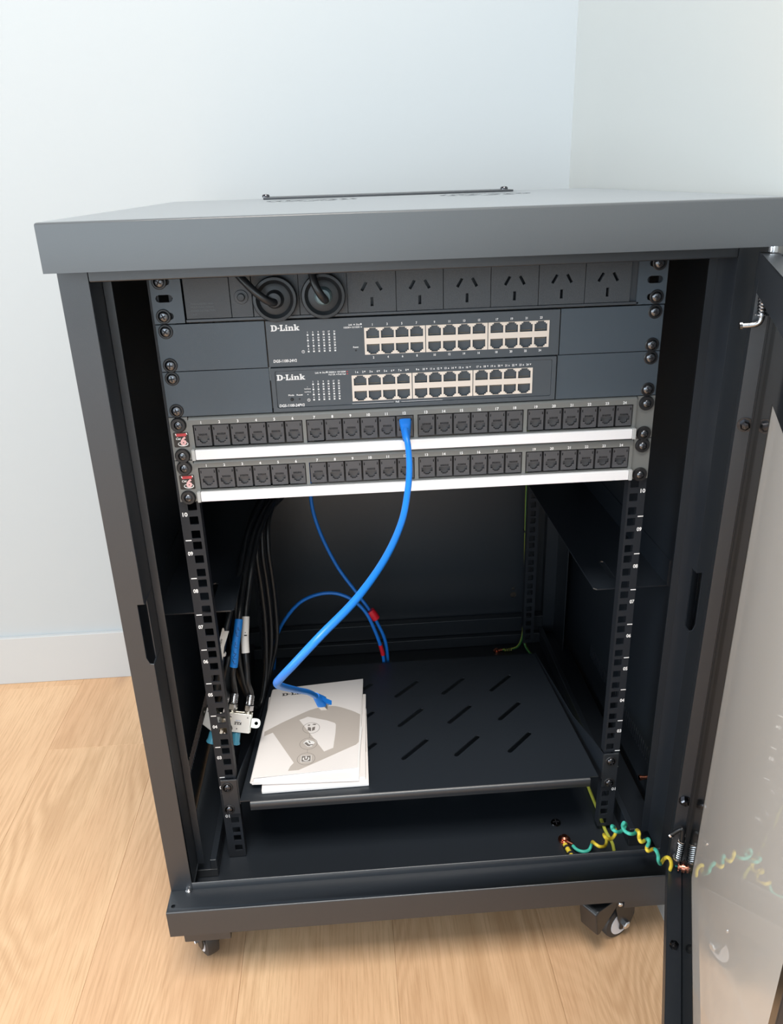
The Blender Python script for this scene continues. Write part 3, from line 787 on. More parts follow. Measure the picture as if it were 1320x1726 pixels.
def switch(z0, label, x0, x1, blocks, zc, bezel, kind):
    t = thing('network_switch', label, 'network switch', (0, 0.06, z0 + 0.0005), 'rack network switches')
    zb, zt = z0 + 0.0006, z0 + U - 0.0006
    part('body', MB().box(x0, x1, 0.0022, 0.17, zb, zt), 'sw', t, bevel=0.0005)
    ph = [rect(b0 + 0.0002, b1 - 0.0002, zc - 0.0129, zc + 0.0129) for b0, b1 in blocks]
    if bezel:
        part('bezel', MB().plate(rrect(x0, x1, zb, zt, 0.0008, 2), [rrect(x0 + 0.0042, x1 - 0.0042, zb + 0.0040, zt - 0.0030, 0.0018)], 0.0026, FRONT(-0.0012)), 'sw', t, bevel=0.0004)
        part('faceplate', MB().plate(rrect(x0 + 0.0045, x1 - 0.0045, zb + 0.0043, zt - 0.0033, 0.0016), ph, 0.0022, FRONT(-0.0004)), 'sw', t, smooth=0)
    else:
        part('faceplate', MB().plate(rect(x0, x1, zb, zt), ph, 0.0024, FRONT(-0.0004)), 'sw', t, smooth=0)
    # long rack brackets either side
    part('rack_bracket', MB().box(-0.2413, x0 - 0.0012, 0.0, 0.0022, z0 + 0.0003, z0 + U - 0.0003), 'ear', t, bevel=0.0003)
    part('rack_bracket', MB().box(x1 + 0.0012, 0.2413, 0.0, 0.0022, z0 + 0.0003, z0 + U - 0.0003), 'ear', t, bevel=0.0003)
    for bi, (b0, b1) in enumerate(blocks):
        hs = []
        pitch = (b1 - b0 - 0.0028) / 4
        for c in range(4):
            cx = b0 + 0.0014 + pitch * (c + 0.5)
            up = [(cx + x, zc + 0.0028 + z) for x, z in port_shapes()]
            dn = [(cx + x, zc - 0.0028 - z) for x, z in port_shapes()][::-1]
            hs += [up, dn]
        bk = part('port_block', MB().plate(rect(b0 + 0.0003, b1 - 0.0003, zc - 0.01275, zc + 0.01275), hs, 0.0012, FRONT(-0.0009)), 'cream', t, smooth=0)
        for c in range(4):
            cx = b0 + 0.0014 + pitch * (c + 0.5)
            inst('port', PORT_UP, bk, (cx, -0.0005, zc + 0.0028))
            inst('port', PORT_DN, bk, (cx, -0.0005, zc - 0.0028))
    p = MB(); fr = FRONT(-0.00055)
    if kind == 1:
        logo(p, -0.1352, 0.1676, 0.0058, fr, 0.0268)
        gx, gz, dx, dz = -0.1012, 0.1654, 0.00506, 0.0052
        px, pz = -0.1063, 0.1474
        text(p, 'DGS-1100-24V2', -0.1353, 0.1394, 0.0026, fr, 'l', width=0.0222, bold=0.03, shear=0.12)
        text(p, 'Link', -0.0622, 0.1709, 0.0017, fr, 'l', bold=0.02, width=0.0036)
        p.flat(circ(-0.0568, 0.1709, 0.0007, 10), fr)
        text(p, '/Act', -0.0552, 0.1709, 0.0017, fr, 'l', bold=0.02, width=0.0036); p.flat(circ(-0.0504, 0.1711, 0.0009, 8), fr)
        text(p, '1000M', -0.0668, 0.1684, 0.0016, fr, 'l', bold=0.02, width=0.0056); p.flat(rect(-0.0608, -0.0598, 0.1680, 0.1688), fr)
        text(p, '10/100M', -0.0590, 0.1684, 0.0016, fr, 'l', bold=0.02, width=0.0072); p.flat(rect(-0.0508, -0.0496, 0.1680, 0.1688), fr)
        text(p, 'Reset', -0.0562, 0.1497, 0.0014, fr, 'c', bold=0.03, width=0.0052)
        n = 1
        for b0, b1 in blocks:
            pitch = (b1 - b0 - 0.0028) / 4
            for c in range(4):
                cx = b0 + 0.0014 + pitch * (c + 0.5)
                text(p, str(n), cx, 0.1703, 0.0020, fr, sx=0.9, bold=0.03); text(p, str(n + 1), cx, 0.1391, 0.0020, fr, sx=0.9, bold=0.03); n += 2
    else:
        logo(p, -0.1336, 0.1206, 0.0056, fr, 0.0272)
        gx, gz, dx, dz = -0.0992, 0.1180, 0.00498, 0.0051
        px, pz = -0.1043, 0.1002
        text(p, 'DGS-1100-24PV2', -0.1332, 0.0956, 0.0026, fr, 'l', width=0.0245, bold=0.03, shear=0.12)
        text(p, 'Link', -0.0965, 0.1266, 0.0017, fr, 'l', bold=0.02, width=0.0036); p.flat(circ(-0.0915, 0.1266, 0.0007, 10), fr)
        text(p, '/Act', -0.0900, 0.1266, 0.0017, fr, 'l', bold=0.02, width=0.0036); p.flat(circ(-0.0852, 0.1268, 0.0009, 8), fr)
        text(p, '1000M', -0.0836, 0.1266, 0.0016, fr, 'l', bold=0.02, width=0.0056); p.flat(rect(-0.0774, -0.0764, 0.1262, 0.1270), fr)
        text(p, '10/100M', -0.0752, 0.1266, 0.0016, fr, 'l', bold=0.02, width=0.0080); p.flat(rect(-0.0662, -0.0648, 0.1262, 0.1270), fr, mi=1)
        text(p, 'PoE OK', -0.0836, 0.1243, 0.0015, fr, 'l', bold=0.02, width=0.0066); p.flat(rect(-0.0762, -0.0752, 0.1239, 0.1247), fr)
        text(p, 'PoE Fail', -0.0745, 0.1243, 0.0015, fr, 'l', bold=0.02, width=0.0072); p.flat(rect(-0.0662, -0.0648, 0.1239, 0.1247), fr, mi=1)
        text(p, 'Mode', -0.1209, 0.1058, 0.0014, fr, 'c', bold=0.03, width=0.0056); text(p, 'Reset', -0.1128, 0.1058, 0.0014, fr, 'c', bold=0.03, width=0.0060)
        text(p, 'PoE Mode', -0.1048, 0.1113, 0.0011, fr, 'c', bold=0.02, width=0.0062); text(p, 'Link Mode', -0.1048, 0.1084, 0.0011, fr, 'c', bold=0.02, width=0.0062)
        p.flat(rect(-0.1053, -0.1043, 0.1053, 0.1061), fr); p.flat(rect(-0.1051, -0.1045, 0.1130, 0.1134), fr)
        n = 1
        for b0, b1 in blocks:
            pitch = (b1 - b0 - 0.003) / 8
            for c in range(8):
                cx = b0 + 0.0015 + pitch * (c + 0.5)
                text(p, str(n), cx - 0.0006, 0.1256, 0.0019, fr, 'c', bold=0.03, sx=0.9)
                s_ = 1 if n % 2 else -1; ex = cx + (0.0013 if n < 10 else 0.0023)
                p.flat([(ex - 0.0008, 0.1256 - s_ * 0.0008), (ex + 0.0008, 0.1256 - s_ * 0.0008), (ex, 0.1256 + s_ * 0.0008)], fr); n += 1
        p.flat(rect(-0.0624, -0.0214, 0.0943, 0.0946), fr); p.flat(rect(-0.0140, 0.0268, 0.0943, 0.0946), fr)
        text(p, 'PoE', -0.0178, 0.0945, 0.0016, fr, 'c', bold=0.03)
    for c in range(6):
        for r in range(4):
            text(p, str(c * 4 + r + 1), gx + dx * c, gz - dz * r, 0.0016, fr, sx=0.85, bold=0.03)
            p.flat(rect(gx + dx * c - 0.0008, gx + dx * c + 0.0008, gz - dz * r - 0.0032, gz - dz * r - 0.0017), fr)
    p.flat(circ(px, pz, 0.0015, 18), fr, [circ(px, pz, 0.0011, 18)]); p.flat(rect(px - 0.0002, px + 0.0002, pz - 0.0004, pz + 0.0009), fr)
    part('printing', p, ['white', 'red_print'], t, smooth=0, weld=False, label='white lettering and port numbers')
    if kind == 1:
        part('reset_hole_disc', MB().lathe([(0.0009, 0), (0.0009, 0.0001)], (-0.0562, -0.0005, 0.1465), (0, -1, 0), 10), 'ink', t)  # raised dark disc, its colour stands in for the hole's shade
    else:
        part('mode_button', MB().lathe([(0.0016, 0), (0.0016, 0.0004), (0.0012, 0.0008), (0, 0.0008)], (-0.1205, -0.0004, 0.1016), (0, -1, 0), 14), 'rubber', t)
        part('reset_hole_disc', MB().lathe([(0.0009, 0), (0.0009, 0.0001)], (-0.1131, -0.0005, 0.1016), (0, -1, 0), 10), 'ink', t)  # same dark disc in place of a shaded pinhole
    screws(t, (z0 + 0.0064, z0 + 0.0381), 0.0)
switch(3 * U, 'charcoal rack switch with flat face and cream ports, directly under the power strip', -0.1397, 0.1400,
       [(-0.0480, 0.0106), (0.0108, 0.0706), (0.0708, 0.1303)], 0.15475, False, 1)
switch(2 * U, 'charcoal rack switch with raised bezel and a PoE line, directly above the patch panels', -0.1392, 0.1386,
       [(-0.0620, -0.0031), (-0.0029, 0.0565), (0.0567, 0.1158)], 0.1097, True, 2)

# ================================================================== patch panels
def jack_mesh():
    w0, w1, h0, h1 = -0.0079, 0.0079, -0.0113, 0.0096
    sock = [(-0.0056, -0.0052), (-0.0036, -0.0052), (-0.0036, -0.0072), (-0.0022, -0.0072), (-0.0022, -0.0084), (0.0022, -0.0084), (0.0022, -0.0072), (0.0036, -0.0072), (0.0036, -0.0052), (0.0056, -0.0052), (0.0056, -0.0012), (-0.0056, -0.0012)]
    ticks = [rect(s_ * 0.0066 - 0.0004, s_ * 0.0066 + 0.0004, 0.0048, 0.0074) for s_ in (-1, 1)]
    comb = [rect(-0.0040 + 0.00108 * k, -0.0040 + 0.00108 * k + 0.0006, -0.0007, 0.0014) for k in range(8)]
    mb = MB().plate(rect(w0, w1, h0, h1), [sock] + ticks + comb, 0.0016, FRONT(0.0))
    mb.recess(sock, 0.0028, FRONT(0.0), 0, True, 2)
    for h_ in ticks + comb: mb.recess(h_, 0.002, FRONT(0.0), 1)
    mb.box(w0 - 0.0008, w1 + 0.0008, 0.0032, 0.012, h0, h1, 1)
    return mb.mesh('jack', [M['jack'], M['jack_dark'], M['shutter']], (0, 0, 0), 0)
JACK = jack_mesh()
def patch_panel(z0, label):
    t = thing('patch_bay', label, 'patch panel', (0, 0.03, z0 + 0.0005), 'grey patch panels')
    groups = [(-0.2192, -0.1122), (-0.1088, -0.0022), (0.0016, 0.1081), (0.1116, 0.2196)]
    zj0, zj1 = z0 + 0.0126, z0 + 0.0362
    face = MB()
    face.plate(rect(-0.2226, 0.2226, z0 + 0.0008, z0 + U - 0.0034), [rect(a, b, zj0, zj1) for a, b in groups], 0.003, FRONT(-0.0012))
    # rounded top edge rolling back, and ears
    ang = [R(90 * k / 4) for k in range(5)]
    zt = z0 + U - 0.0034
    vs = []
    for a in ang:
        for x in (-0.2226, 0.2226): vs.append((x, -0.0012 + 0.0028 * (1 - math.cos(a)), zt + 0.0028 * math.sin(a)))
    face.add(vs, [(2 * i, 2 * i + 1, 2 * i + 3, 2 * i + 2) for i in range(4)])
    face.box(-0.2226, 0.2226, 0.0016, 0.02, z0 + U - 0.0014, z0 + U - 0.0006)
    for sgn in (-1, 1):
        face.box(*sorted((sgn * 0.2236, sgn * 0.2413)), 0.0, 0.0022, z0 + 0.0004, z0 + U - 0.0004)
        face.box(*sorted((sgn * 0.2226, sgn * 0.2236)), 0.0, 0.0022, z0 + 0.0004, z0 + U - 0.0034)
    part('panel_face', face, 'patch', t, smooth=50)
    bk = MB()
    for a, b in groups: bk.box(a + 0.0002, b - 0.0002, 0.0125, 0.03, zj0 + 0.0002, zj1 - 0.0002)
    part('rear_carrier', bk, 'jack_dark', t, smooth=0)
    p = MB(); n = 1
    for a, b in groups:
        pitch = (b - a) / 6
        for k in range(6):
            cx = a + pitch * (k + 0.5)
            inst('jack', JACK, t, (cx, -0.0004, z0 + 0.0255))
            text(p, str(n), cx - 0.0004, z0 + 0.0384, 0.0026, FRONT(-0.00135), bold=0.03); n += 1
    part('printing', p, 'white', t, smooth=0, weld=False, label='white port numbers')
    s_ = MB().box(-0.2190, 0.2190, -0.0062, -0.0022, z0 + 0.0016, z0 + 0.0118)
    part('label_strip', s_, 'strip', t, bevel=0.0006, label='blank white label strip')
    for xa, xb in ((-0.2226, -0.2192), (0.2192, 0.2228)):
        part('strip_end', MB().box(xa, xb, -0.0066, -0.0016, z0 + 0.001, z0 + 0.0122), 'clear', t, bevel=0.0005)
    sx, sz = -0.2318, z0 + 0.0216
    st = part('sticker', MB().plate(rrect(sx - 0.0075, sx + 0.0075, sz - 0.0078, sz + 0.0076, 0.0014), [], 0.0002, FRONT(-0.0003)), 'sticker', t, smooth=0, label='small black Cat 6 sticker')
    q = MB(); fr = FRONT(-0.0004)
    q.flat([(sx - 0.0054, sz + 0.0064), (sx + 0.0058, sz + 0.0064), (sx + 0.0052, sz + 0.0036), (sx - 0.0046, sz + 0.0034)], fr, mi=1)
    q.flat([(sx - 0.0054, sz + 0.0064), (sx - 0.0046, sz + 0.0064), (sx - 0.0040, sz + 0.0042), (sx - 0.0052, sz + 0.0048)], FRONT(-0.00045), mi=0)
    q.flat([(sx + 0.0052, sz + 0.0068), (sx + 0.0062, sz + 0.0068), (sx + 0.0064, sz + 0.0050), (sx + 0.0054, sz + 0.0054)], FRONT(-0.00045), mi=0)
    text(q, 'Cat', sx - 0.0030, sz + 0.0012, 0.0022, FRONT(-0.00045), bold=0.02, shear=0.25)
    q.flat(circ(sx + 0.0012, sz - 0.0044, 0.0050, 28, 0.0024), FRONT(-0.00042), [circ(sx + 0.0012, sz - 0.0042, 0.0044, 28, 0.0017)])
    text(q, '6', sx + 0.0014, sz - 0.0014, 0.0076, FRONT(-0.0005), bold=0.05, mi=2, shear=0.15)
    part('printing', q, ['white', 'red_print', 'pink_print'], st, smooth=0, weld=False)
    screws(t, (z0 + 0.0051, z0 + 0.0368), 0.0, cup=True)
    return t
patch_panel(U, 'grey patch panel with the blue cable plugged into port 12, upper of the two')
patch_panel(0.0, 'grey patch panel with nothing plugged in, lower one above the empty bay')

# ================================================================== shelf
sh = thing('rack_shelf', 'black vented steel shelf carrying the booklets, low in the rack', 'shelf', (0, 0.12, -0.40))
SZ = -0.383
sl = []
for cx in (-0.1555, -0.088, -0.0205, 0.0470, 0.1158):
    for cy in (0.0478, 0.1137, 0.1796):
        sl.append(slot((cx + 0.001, cy), (cx + 0.0335, cy + 0.0325), 0.0062))
outl = [(-0.2075, -0.012), (0.2035, -0.012), (0.2035, -0.008), (0.2145, -0.008), (0.1990, 0.2665), (-0.1990, 0.2665), (-0.2200, -0.008), (-0.2075, -0.008)]
sb = MB().plate(outl, sl, 0.0014, TOP(SZ))
part('shelf_plate', sb, 'steel', sh, smooth=0)
lip = MB()
pr = [(-0.0102, SZ - 0.0001), (-0.0120, SZ - 0.0006), (-0.0130, SZ - 0.002), (-0.0130, SZ - 0.0110), (-0.0120, SZ - 0.0122), (-0.0105, SZ - 0.0110), (-0.0112, SZ - 0.003)]
K = len(pr)
lip.add([(-0.2075, y, z + 0.0006) for y, z in pr] + [(0.2035, y, z + 0.0006) for y, z in pr], [(i, (i + 1) % K, K + (i + 1) % K, K + i) for i in range(K)] + [list(range(K)), list(range(K, 2 * K))])
part('front_lip', lip, 'steel', sh, smooth=50)
for sgn, xa in ((-1, 0.2415), (1, 0.2405)):
    e = MB().box(*sorted((sgn * 0.2222, sgn * xa)), -0.0012, 0.0012, -0.4085 if sgn < 0 else -0.4065, -0.3568)
    part('shelf_ear', e, 'steel', sh, bevel=0.0005)
    # tapering side cheek
    a = Vector((sgn * 0.2212, 0.0, 0)); b = Vector((sgn * 0.2000, 0.266, 0))
    w_ = Vector((sgn * 0.0012, 0, 0))
    zz = [(a, -0.395), (a, -0.3572), (a.lerp(b, 0.12), -0.362), (a.lerp(b, 0.4), -0.3785), (b, -0.3815), (b, -0.390)]
    vs = [q + Vector((0, 0, z)) for q, z in zz]; vs += [v + w_ for v in vs]
    part('side_cheek', MB().add(vs, [list(range(6)), list(range(6, 12))] + [(i, (i + 1) % 6, 6 + (i + 1) % 6, 6 + i) for i in range(6)]), 'steel', sh, smooth=0)
SCREW_B = SCREW.copy(); SCREW_B.materials[0] = M['screw_blk']
for z, xl, xr in ((-0.3672, -0.2340, 0.2310), (-0.4003, -0.2352, 0.2312)):
    for x in (xl, xr):
        inst('screw', SCREW_B, sh, (x, -0.0018, z)); inst('washer', WASHER, sh, (x, -0.00122, z))

# ================================================================== booklets on the shelf
def leaf(corners, z, t, curl=None, n=10):
    """quadrilateral sheet (BL, BR, TR, TL); curl drops the front edge"""
    BL, BR, TR, TL = [Vector(c) for c in corners]
    vs = []
    for i in range(n + 1):
        v = i / n
        for q in (BL.lerp(TL, v), BR.lerp(TR, v)):
            dz = curl(q.y) if curl else 0.0
            vs.append(Vector((q.x, q.y, z + dz)))
    N_ = len(vs)
    vs += [v - Vector((0, 0, t)) for v in vs]
    fs = []
    for i in range(n):
        a = 2 * i
        fs += [(a, a + 1, a + 3, a + 2), (N_ + a, N_ + a + 2, N_ + a + 3, N_ + a + 1), (a, a + 2, N_ + a + 2, N_ + a), (a + 1, N_ + a + 1, N_ + a + 3, a + 3)]
    fs += [(0, N_, N_ + 1, 1), (2 * n, 2 * n + 1, N_ + 2 * n + 1, N_ + 2 * n)]
    return vs, fs
SP = SZ + 0.0002
# lowest
b3 = thing('booklet', 'white booklet lowest in the stack, sticking out at the front right', 'booklet', (-0.13, 0.09, SP), 'booklets on the shelf')
m_ = MB(); m_.add(*leaf([(-0.1945, 0.0005), (-0.0652, 0.0020), (-0.0630, 0.150), (-0.1985, 0.150)], SP + 0.0042, 0.0040))
part('pages', m_, 'paper_w', b3, bevel=0.0008)
m_ = MB(); m_.add(*leaf([(-0.1945, 0.0010), (-0.0655, 0.0025), (-0.0632, 0.150), (-0.1985, 0.150)], SP + 0.0046, 0.0003))
part('cover', m_, 'paper', b3, smooth=0)
q = MB(); q.flat([(-0.074, 0.050), (-0.0662, 0.060), (-0.0656, 0.100), (-0.074, 0.108)], TOP(SP + 0.00475)); part('printing', q, 'taupe', b3, smooth=0)
# middle
b2 = thing('booklet', 'white booklet sandwiched in the middle of the stack, a sliver showing right', 'booklet', (-0.13, 0.1, SP + 0.0048), 'booklets on the shelf')
m_ = MB(); m_.add(*leaf([(-0.1995, 0.0130), (-0.0690, 0.0085), (-0.0625, 0.178), (-0.1992, 0.185)], SP + 0.0078, 0.0029))
part('pages', m_, 'paper_w', b2, bevel=0.0006)
m_ = MB(); m_.add(*leaf([(-0.1995, 0.0140), (-0.0692, 0.0095), (-0.0627, 0.178), (-0.1992, 0.185)], SP + 0.0082, 0.0003))
part('cover', m_, 'paper', b2, smooth=0)
# top, with the printed cover and the rolled inner leaf at the front
b1 = thing('booklet', 'booklet on top of the stack with taupe printed cover and three round icons', 'booklet', (-0.135, 0.1, SP + 0.0084), 'booklets on the shelf')
zt1 = SP + 0.0132
roll = lambda y: -0.0042 * max(0.0, (0.034 - y) / 0.030) ** 2
m_ = MB(); m_.add(*leaf([(-0.2065, 0.0095), (-0.0768, 0.0040), (-0.0652, 0.2070), (-0.1935, 0.1945)], zt1 - 0.0016, 0.0032, lambda y: -0.0012 * max(0.0, (0.034 - y) / 0.030) ** 2, 14))
part('pages', m_, 'paper_w', b1, smooth=60)
m_ = MB(); m_.add(*leaf([(-0.1890, 0.0085), (-0.0785, 0.0046), (-0.0700, 0.100), (-0.1900, 0.100)], zt1 - 0.0006, 0.0006, roll, 14))
part('inner_leaf', m_, 'paper_w', b1, smooth=60)
cov = [(-0.2050, 0.0150), (-0.0785, 0.0215), (-0.0652, 0.2085), (-0.1935, 0.1960)]
m_ = MB(); m_.add(*leaf(cov, zt1, 0.0004)); 
part('cover', m_, 'paper', b1, smooth=0)
# folded spine on the left
m_ = MB()
sp_ = [Vector((-0.1935, 0.1955, zt1 - 0.0022)), Vector((-0.2068, 0.0100, zt1 - 0.0024))]
m_.tube(sp_, 0.0021, 10); part('fold', m_, 'paper', b1)
pr_ = MB(); fr = TOP(zt1 + 0.00012)
def smoothp(pts, n=4): return [(v.x, v.y) for v in spline([(a, b, 0) for a, b in pts], n)]
sw_ = [(-0.1985, 0.1020)] + [(-0.1758, 0.1193), (-0.1506, 0.1360)] + smoothp([(-0.1400, 0.1425), (-0.1274, 0.1468), (-0.1150, 0.1485), (-0.1023, 0.1465), (-0.0832, 0.1353), (-0.0718, 0.1258)]) + \
      [(-0.0752, 0.0690)] + smoothp([(-0.0790, 0.0640), (-0.0929, 0.0562), (-0.1201, 0.0406), (-0.1502, 0.0236)]) + [(-0.1634, 0.0232), (-0.1612, 0.0308), (-0.1569, 0.0373), (-0.1873, 0.0991), (-0.1981, 0.0929)]
hole = [(-0.1536, 0.1221), (-0.1423, 0.1281), (-0.1168, 0.1177), (-0.1060, 0.1110), (-0.1045, 0.1073), (-0.1052, 0.0895), (-0.108, 0.0608), (-0.1196, 0.0548)]
pr_.flat(sw_, fr, [hole])
fr2 = TOP(zt1 + 0.0002); fr3 = TOP(zt1 + 0.00026); fr4 = TOP(zt1 + 0.00032)
for cx, cy in ((-0.1372, 0.1035), (-0.1398, 0.0720), (-0.1419, 0.0432)):
    pr_.flat(circ(cx, cy, 0.0114, 36), fr2, [circ(cx, cy, 0.0109, 36)], 1)
pr_.flat(rect(-0.1390, -0.1386, 0.0835, 0.0922), fr2, mi=1); pr_.flat(rect(-0.1410, -0.1406, 0.0546, 0.0606), fr2, mi=1)
c = (-0.1419, 0.0432)   # power symbol in a square
pr_.flat(rect(c[0] - 0.0064, c[0] + 0.0064, c[1] - 0.0058, c[1] + 0.0062), fr2, mi=2); pr_.flat(rect(c[0] - 0.0057, c[0] + 0.0057, c[1] - 0.0051, c[1] + 0.0055), fr3, mi=1)
arc = [(c[0] + 0.0042 * math.cos(t), c[1] + 0.0040 * math.sin(t)) for t in [R(140 + 260 * k / 14) for k in range(15)]] + [(c[0] + 0.0027 * math.cos(t), c[1] + 0.0026 * math.sin(t)) for t in [R(400 - 260 * k / 14) for k in range(15)]]
pr_.flat(arc, fr4, mi=2); pr_.flat(rect(c[0] - 0.0008, c[0] + 0.0008, c[1], c[1] + 0.0046), fr4, mi=2)
c = (-0.1390, 0.0725)   # cabling picture
pr_.flat([(c[0] - 0.0075, c[1] + 0.0015), (c[0] - 0.0015, c[1] - 0.0068), (c[0] + 0.0035, c[1] - 0.0062), (c[0] + 0.0075, c[1] + 0.0010), (c[0] + 0.0050, c[1] + 0.0040), (c[0] - 0.0030, c[1] + 0.0072)], fr2, mi=2)
pr_.flat([(c[0] - 0.0064, c[1] + 0.0010), (c[0] - 0.0014, c[1] - 0.0056), (c[0] + 0.0020, c[1] - 0.0052), (c[0] - 0.0034, c[1] + 0.0028)], fr3, mi=1)
pr_.flat([(c[0] + 0.0002, c[1] - 0.0040), (c[0] + 0.0048, c[1] - 0.0040), (c[0] + 0.0056, c[1] - 0.0022), (c[0] + 0.0004, c[1] - 0.0020)], fr3, mi=1)
pr_.flat([(c[0] - 0.0012, c[1] + 0.0050), (c[0] + 0.0004, c[1] + 0.0046), (c[0] + 0.0020, c[1] + 0.0004), (c[0] + 0.0008, c[1] + 0.0002)], fr3, mi=1)
c = (-0.1368, 0.1038)   # opened box picture
pr_.flat([(c[0] - 0.0046, c[1] + 0.0022), (c[0] - 0.0006, c[1] + 0.0004), (c[0] - 0.0004, c[1] - 0.0068), (c[0] - 0.0050, c[1] - 0.0046)], fr2, mi=1)
pr_.flat([(c[0] + 0.0048, c[1] + 0.0022), (c[0] + 0.0010, c[1] + 0.0004), (c[0] + 0.0006, c[1] - 0.0068), (c[0] + 0.0044, c[1] - 0.0046)], fr2, mi=1)
pr_.flat([(c[0] + 0.0006, c[1] + 0.0066), (c[0] + 0.0026, c[1] + 0.0082), (c[0] + 0.0066, c[1] + 0.0072), (c[0] + 0.0046, c[1] + 0.0052)], fr2, mi=1)
pr_.flat([(c[0] - 0.0048, c[1] + 0.0068), (c[0] - 0.0018, c[1] + 0.0070), (c[0] - 0.0024, c[1] + 0.0046), (c[0] - 0.0052, c[1] + 0.0048)], fr2, mi=1)
logo(pr_, -0.1800, 0.1785, 0.0062, fr2, 0.040, mi=3, rot=R(4.5))
part('printing', pr_, ['taupe', 'taupe_dk', 'paper_w', 'dark_print'], b1, smooth=0, weld=False, label='taupe artwork, icons and dark wordmark')

# ================================================================== blue patch cables
t = thing('patch_cable', 'bright blue network cable hanging from port 12 with its free plug over the booklets', 'network cable', (-0.012, -0.02, 0.07))
pts = [(-0.0115, -0.016, 0.0700), (-0.0118, -0.026, 0.0660), (-0.0110, -0.036, 0.0578), (-0.0123, -0.06, 0.0455), (-0.0168, -0.09, 0.0335), (-0.0256, -0.13, 0.0219), (-0.0432, -0.19, 0.0178), (-0.0676, -0.25, 0.0158), (-0.0944, -0.285, 0.0069), (-0.114, -0.29, -0.0116), (-0.1255, -0.28, -0.0294), (-0.1305, -0.26, -0.0469), (-0.1319, -0.22, -0.0775), (-0.1291, -0.13, -0.1448), (-0.1222, -0.08, -0.1836), (-0.1165, -0.05, -0.2107)]
part('cable', MB().tube(spline(pts, 8), 0.0030, 12), 'blue', t)
def boot(O, ax, up, L=0.021):
    """ribbed strain-relief boot: square at the plug end, round at the cable end"""
    O, ax = Vector(O), Vector(ax).normalized(); up = Vector(up); up = (up - ax * up.dot(ax)).normalized(); sd = ax.cross(up)
    mb = MB(); rings = []
    for k in range(13):
        f = k / 12
        w = 0.0060 * (1 - f) + 0.0036 * f; h = 0.0052 * (1 - f) + 0.0036 * f
        if k > 3 and k % 2: w *= 0.9; h *= 0.9
        e = 5.0 * (1 - f) + 2.0 * f
        ring = []
        for j in range(16):
            a = 2 * math.pi * j / 16; c_, s_ = math.cos(a), math.sin(a)
            ring.append(O + ax * (L * f) + sd * (w * math.copysign(abs(c_) ** (2 / e), c_)) + up * (h * math.copysign(abs(s_) ** (2 / e), s_)))
        rings.append(ring)
    vs = [v for r in rings for v in r]
    fs = [(i * 16 + j, i * 16 + (j + 1) % 16, (i + 1) * 16 + (j + 1) % 16, (i + 1) * 16 + j) for i in range(12) for j in range(16)] + [list(range(16)), [12 * 16 + j for j in range(16)]]
    mb.add(vs, fs)
    return mb, sd, up, ax
mb, sd, up, ax = boot((-0.0107, -0.0010, 0.0735), (-0.03, -0.86, -0.52), (0, 0.5, 0.86), 0.0235)
part('plug_boot', mb, 'blue', t, smooth=50)
E0 = Vector((-0.1099, -0.035, -0.2298)); E1 = Vector((-0.1043, -0.019, -0.2530))
axd = (Vector((-0.1165, -0.05, -0.2107)) - E1).normalized()
cvw = Vector((-0.067, -0.764, 0.299)) - E0
Lb = 0.022; Ob = Vector((-0.1165, -0.05, -0.2107)) - axd * (Lb - 0.002)
mb, sd, up, ax = boot(Ob, axd, (0.85, -0.35, 0.40), Lb)
fr = (Ob, -ax, up, sd)
fin = MB().plate([(-0.012, 0.0046), (-0.004, 0.0062), (0.006, 0.0098), (0.0065, 0.0070), (0.0, 0.0046)], [], 0.005, (Ob - sd * 0.0025, -ax, up, sd))
part('plug_boot', mb, 'blue', t, smooth=50)
part('latch_cover', fin, 'blue', t, bevel=0.0006)
part('clear_plug', MB().obox((Ob, -ax, up, sd), -0.001, 0.0125, -0.0042, 0.0030, -0.0056, 0.0056).obox((Ob, -ax, up, sd), -0.001, 0.009, 0.0042, 0.0052, -0.0022, 0.0022), 'pvc', t, bevel=0.0003)
g = MB()
for k in range(8): g.obox((Ob, -ax, up, sd), 0.007, 0.0127, -0.0044, -0.0030, -0.0045 + 0.0012 * k, -0.0041 + 0.0012 * k)
part('contacts', g, 'gold', t, smooth=0)

A = [(-0.1240, 0.295, -0.035), (-0.1248, 0.3, -0.085), (-0.1259, 0.3, -0.1197), (-0.1228, 0.3, -0.1494), (-0.1124, 0.3, -0.1877), (-0.0934, 0.3, -0.2344), (-0.0691, 0.295, -0.2735), (-0.0509, 0.290, -0.3023), (-0.0361, 0.287, -0.3324), (-0.0280, 0.286, -0.358), (-0.0255, 0.286, -0.3923), (-0.0266, 0.288, -0.4282), (-0.045, 0.30, -0.462), (-0.09, 0.32, -0.4772)]
t = thing('data_cable', 'blue data cable dropping from behind the panels to the rear, red tape bands', 'network cable', (-0.026, 0.29, -0.48), 'blue cables at the back')
part('cable', MB().tube(spline(A, 6), 0.0027, 10), 'blue', t)
B = [(-0.205, 0.285, -0.43), (-0.2018, 0.29, -0.4001), (-0.1985, 0.29, -0.3734), (-0.1931, 0.29, -0.342), (-0.1781, 0.29, -0.3119), (-0.1537, 0.29, -0.284), (-0.1263, 0.288, -0.2707), (-0.0998, 0.286, -0.2693), (-0.0760, 0.283, -0.2794), (-0.0560, 0.280, -0.3012), (-0.0425, 0.277, -0.3348), (-0.0345, 0.276, -0.3656), (-0.0318, 0.276, -0.3892), (-0.0330, 0.276, -0.425), (-0.050, 0.28, -0.460), (-0.095, 0.29, -0.4772)]
t2 = thing('data_cable', 'blue data cable arching over like a hoop behind the hanging patch cable', 'network cable', (-0.2, 0.29, -0.48), 'blue cables at the back')
part('cable', MB().tube(spline(B, 6), 0.0027, 10), 'blue', t2)
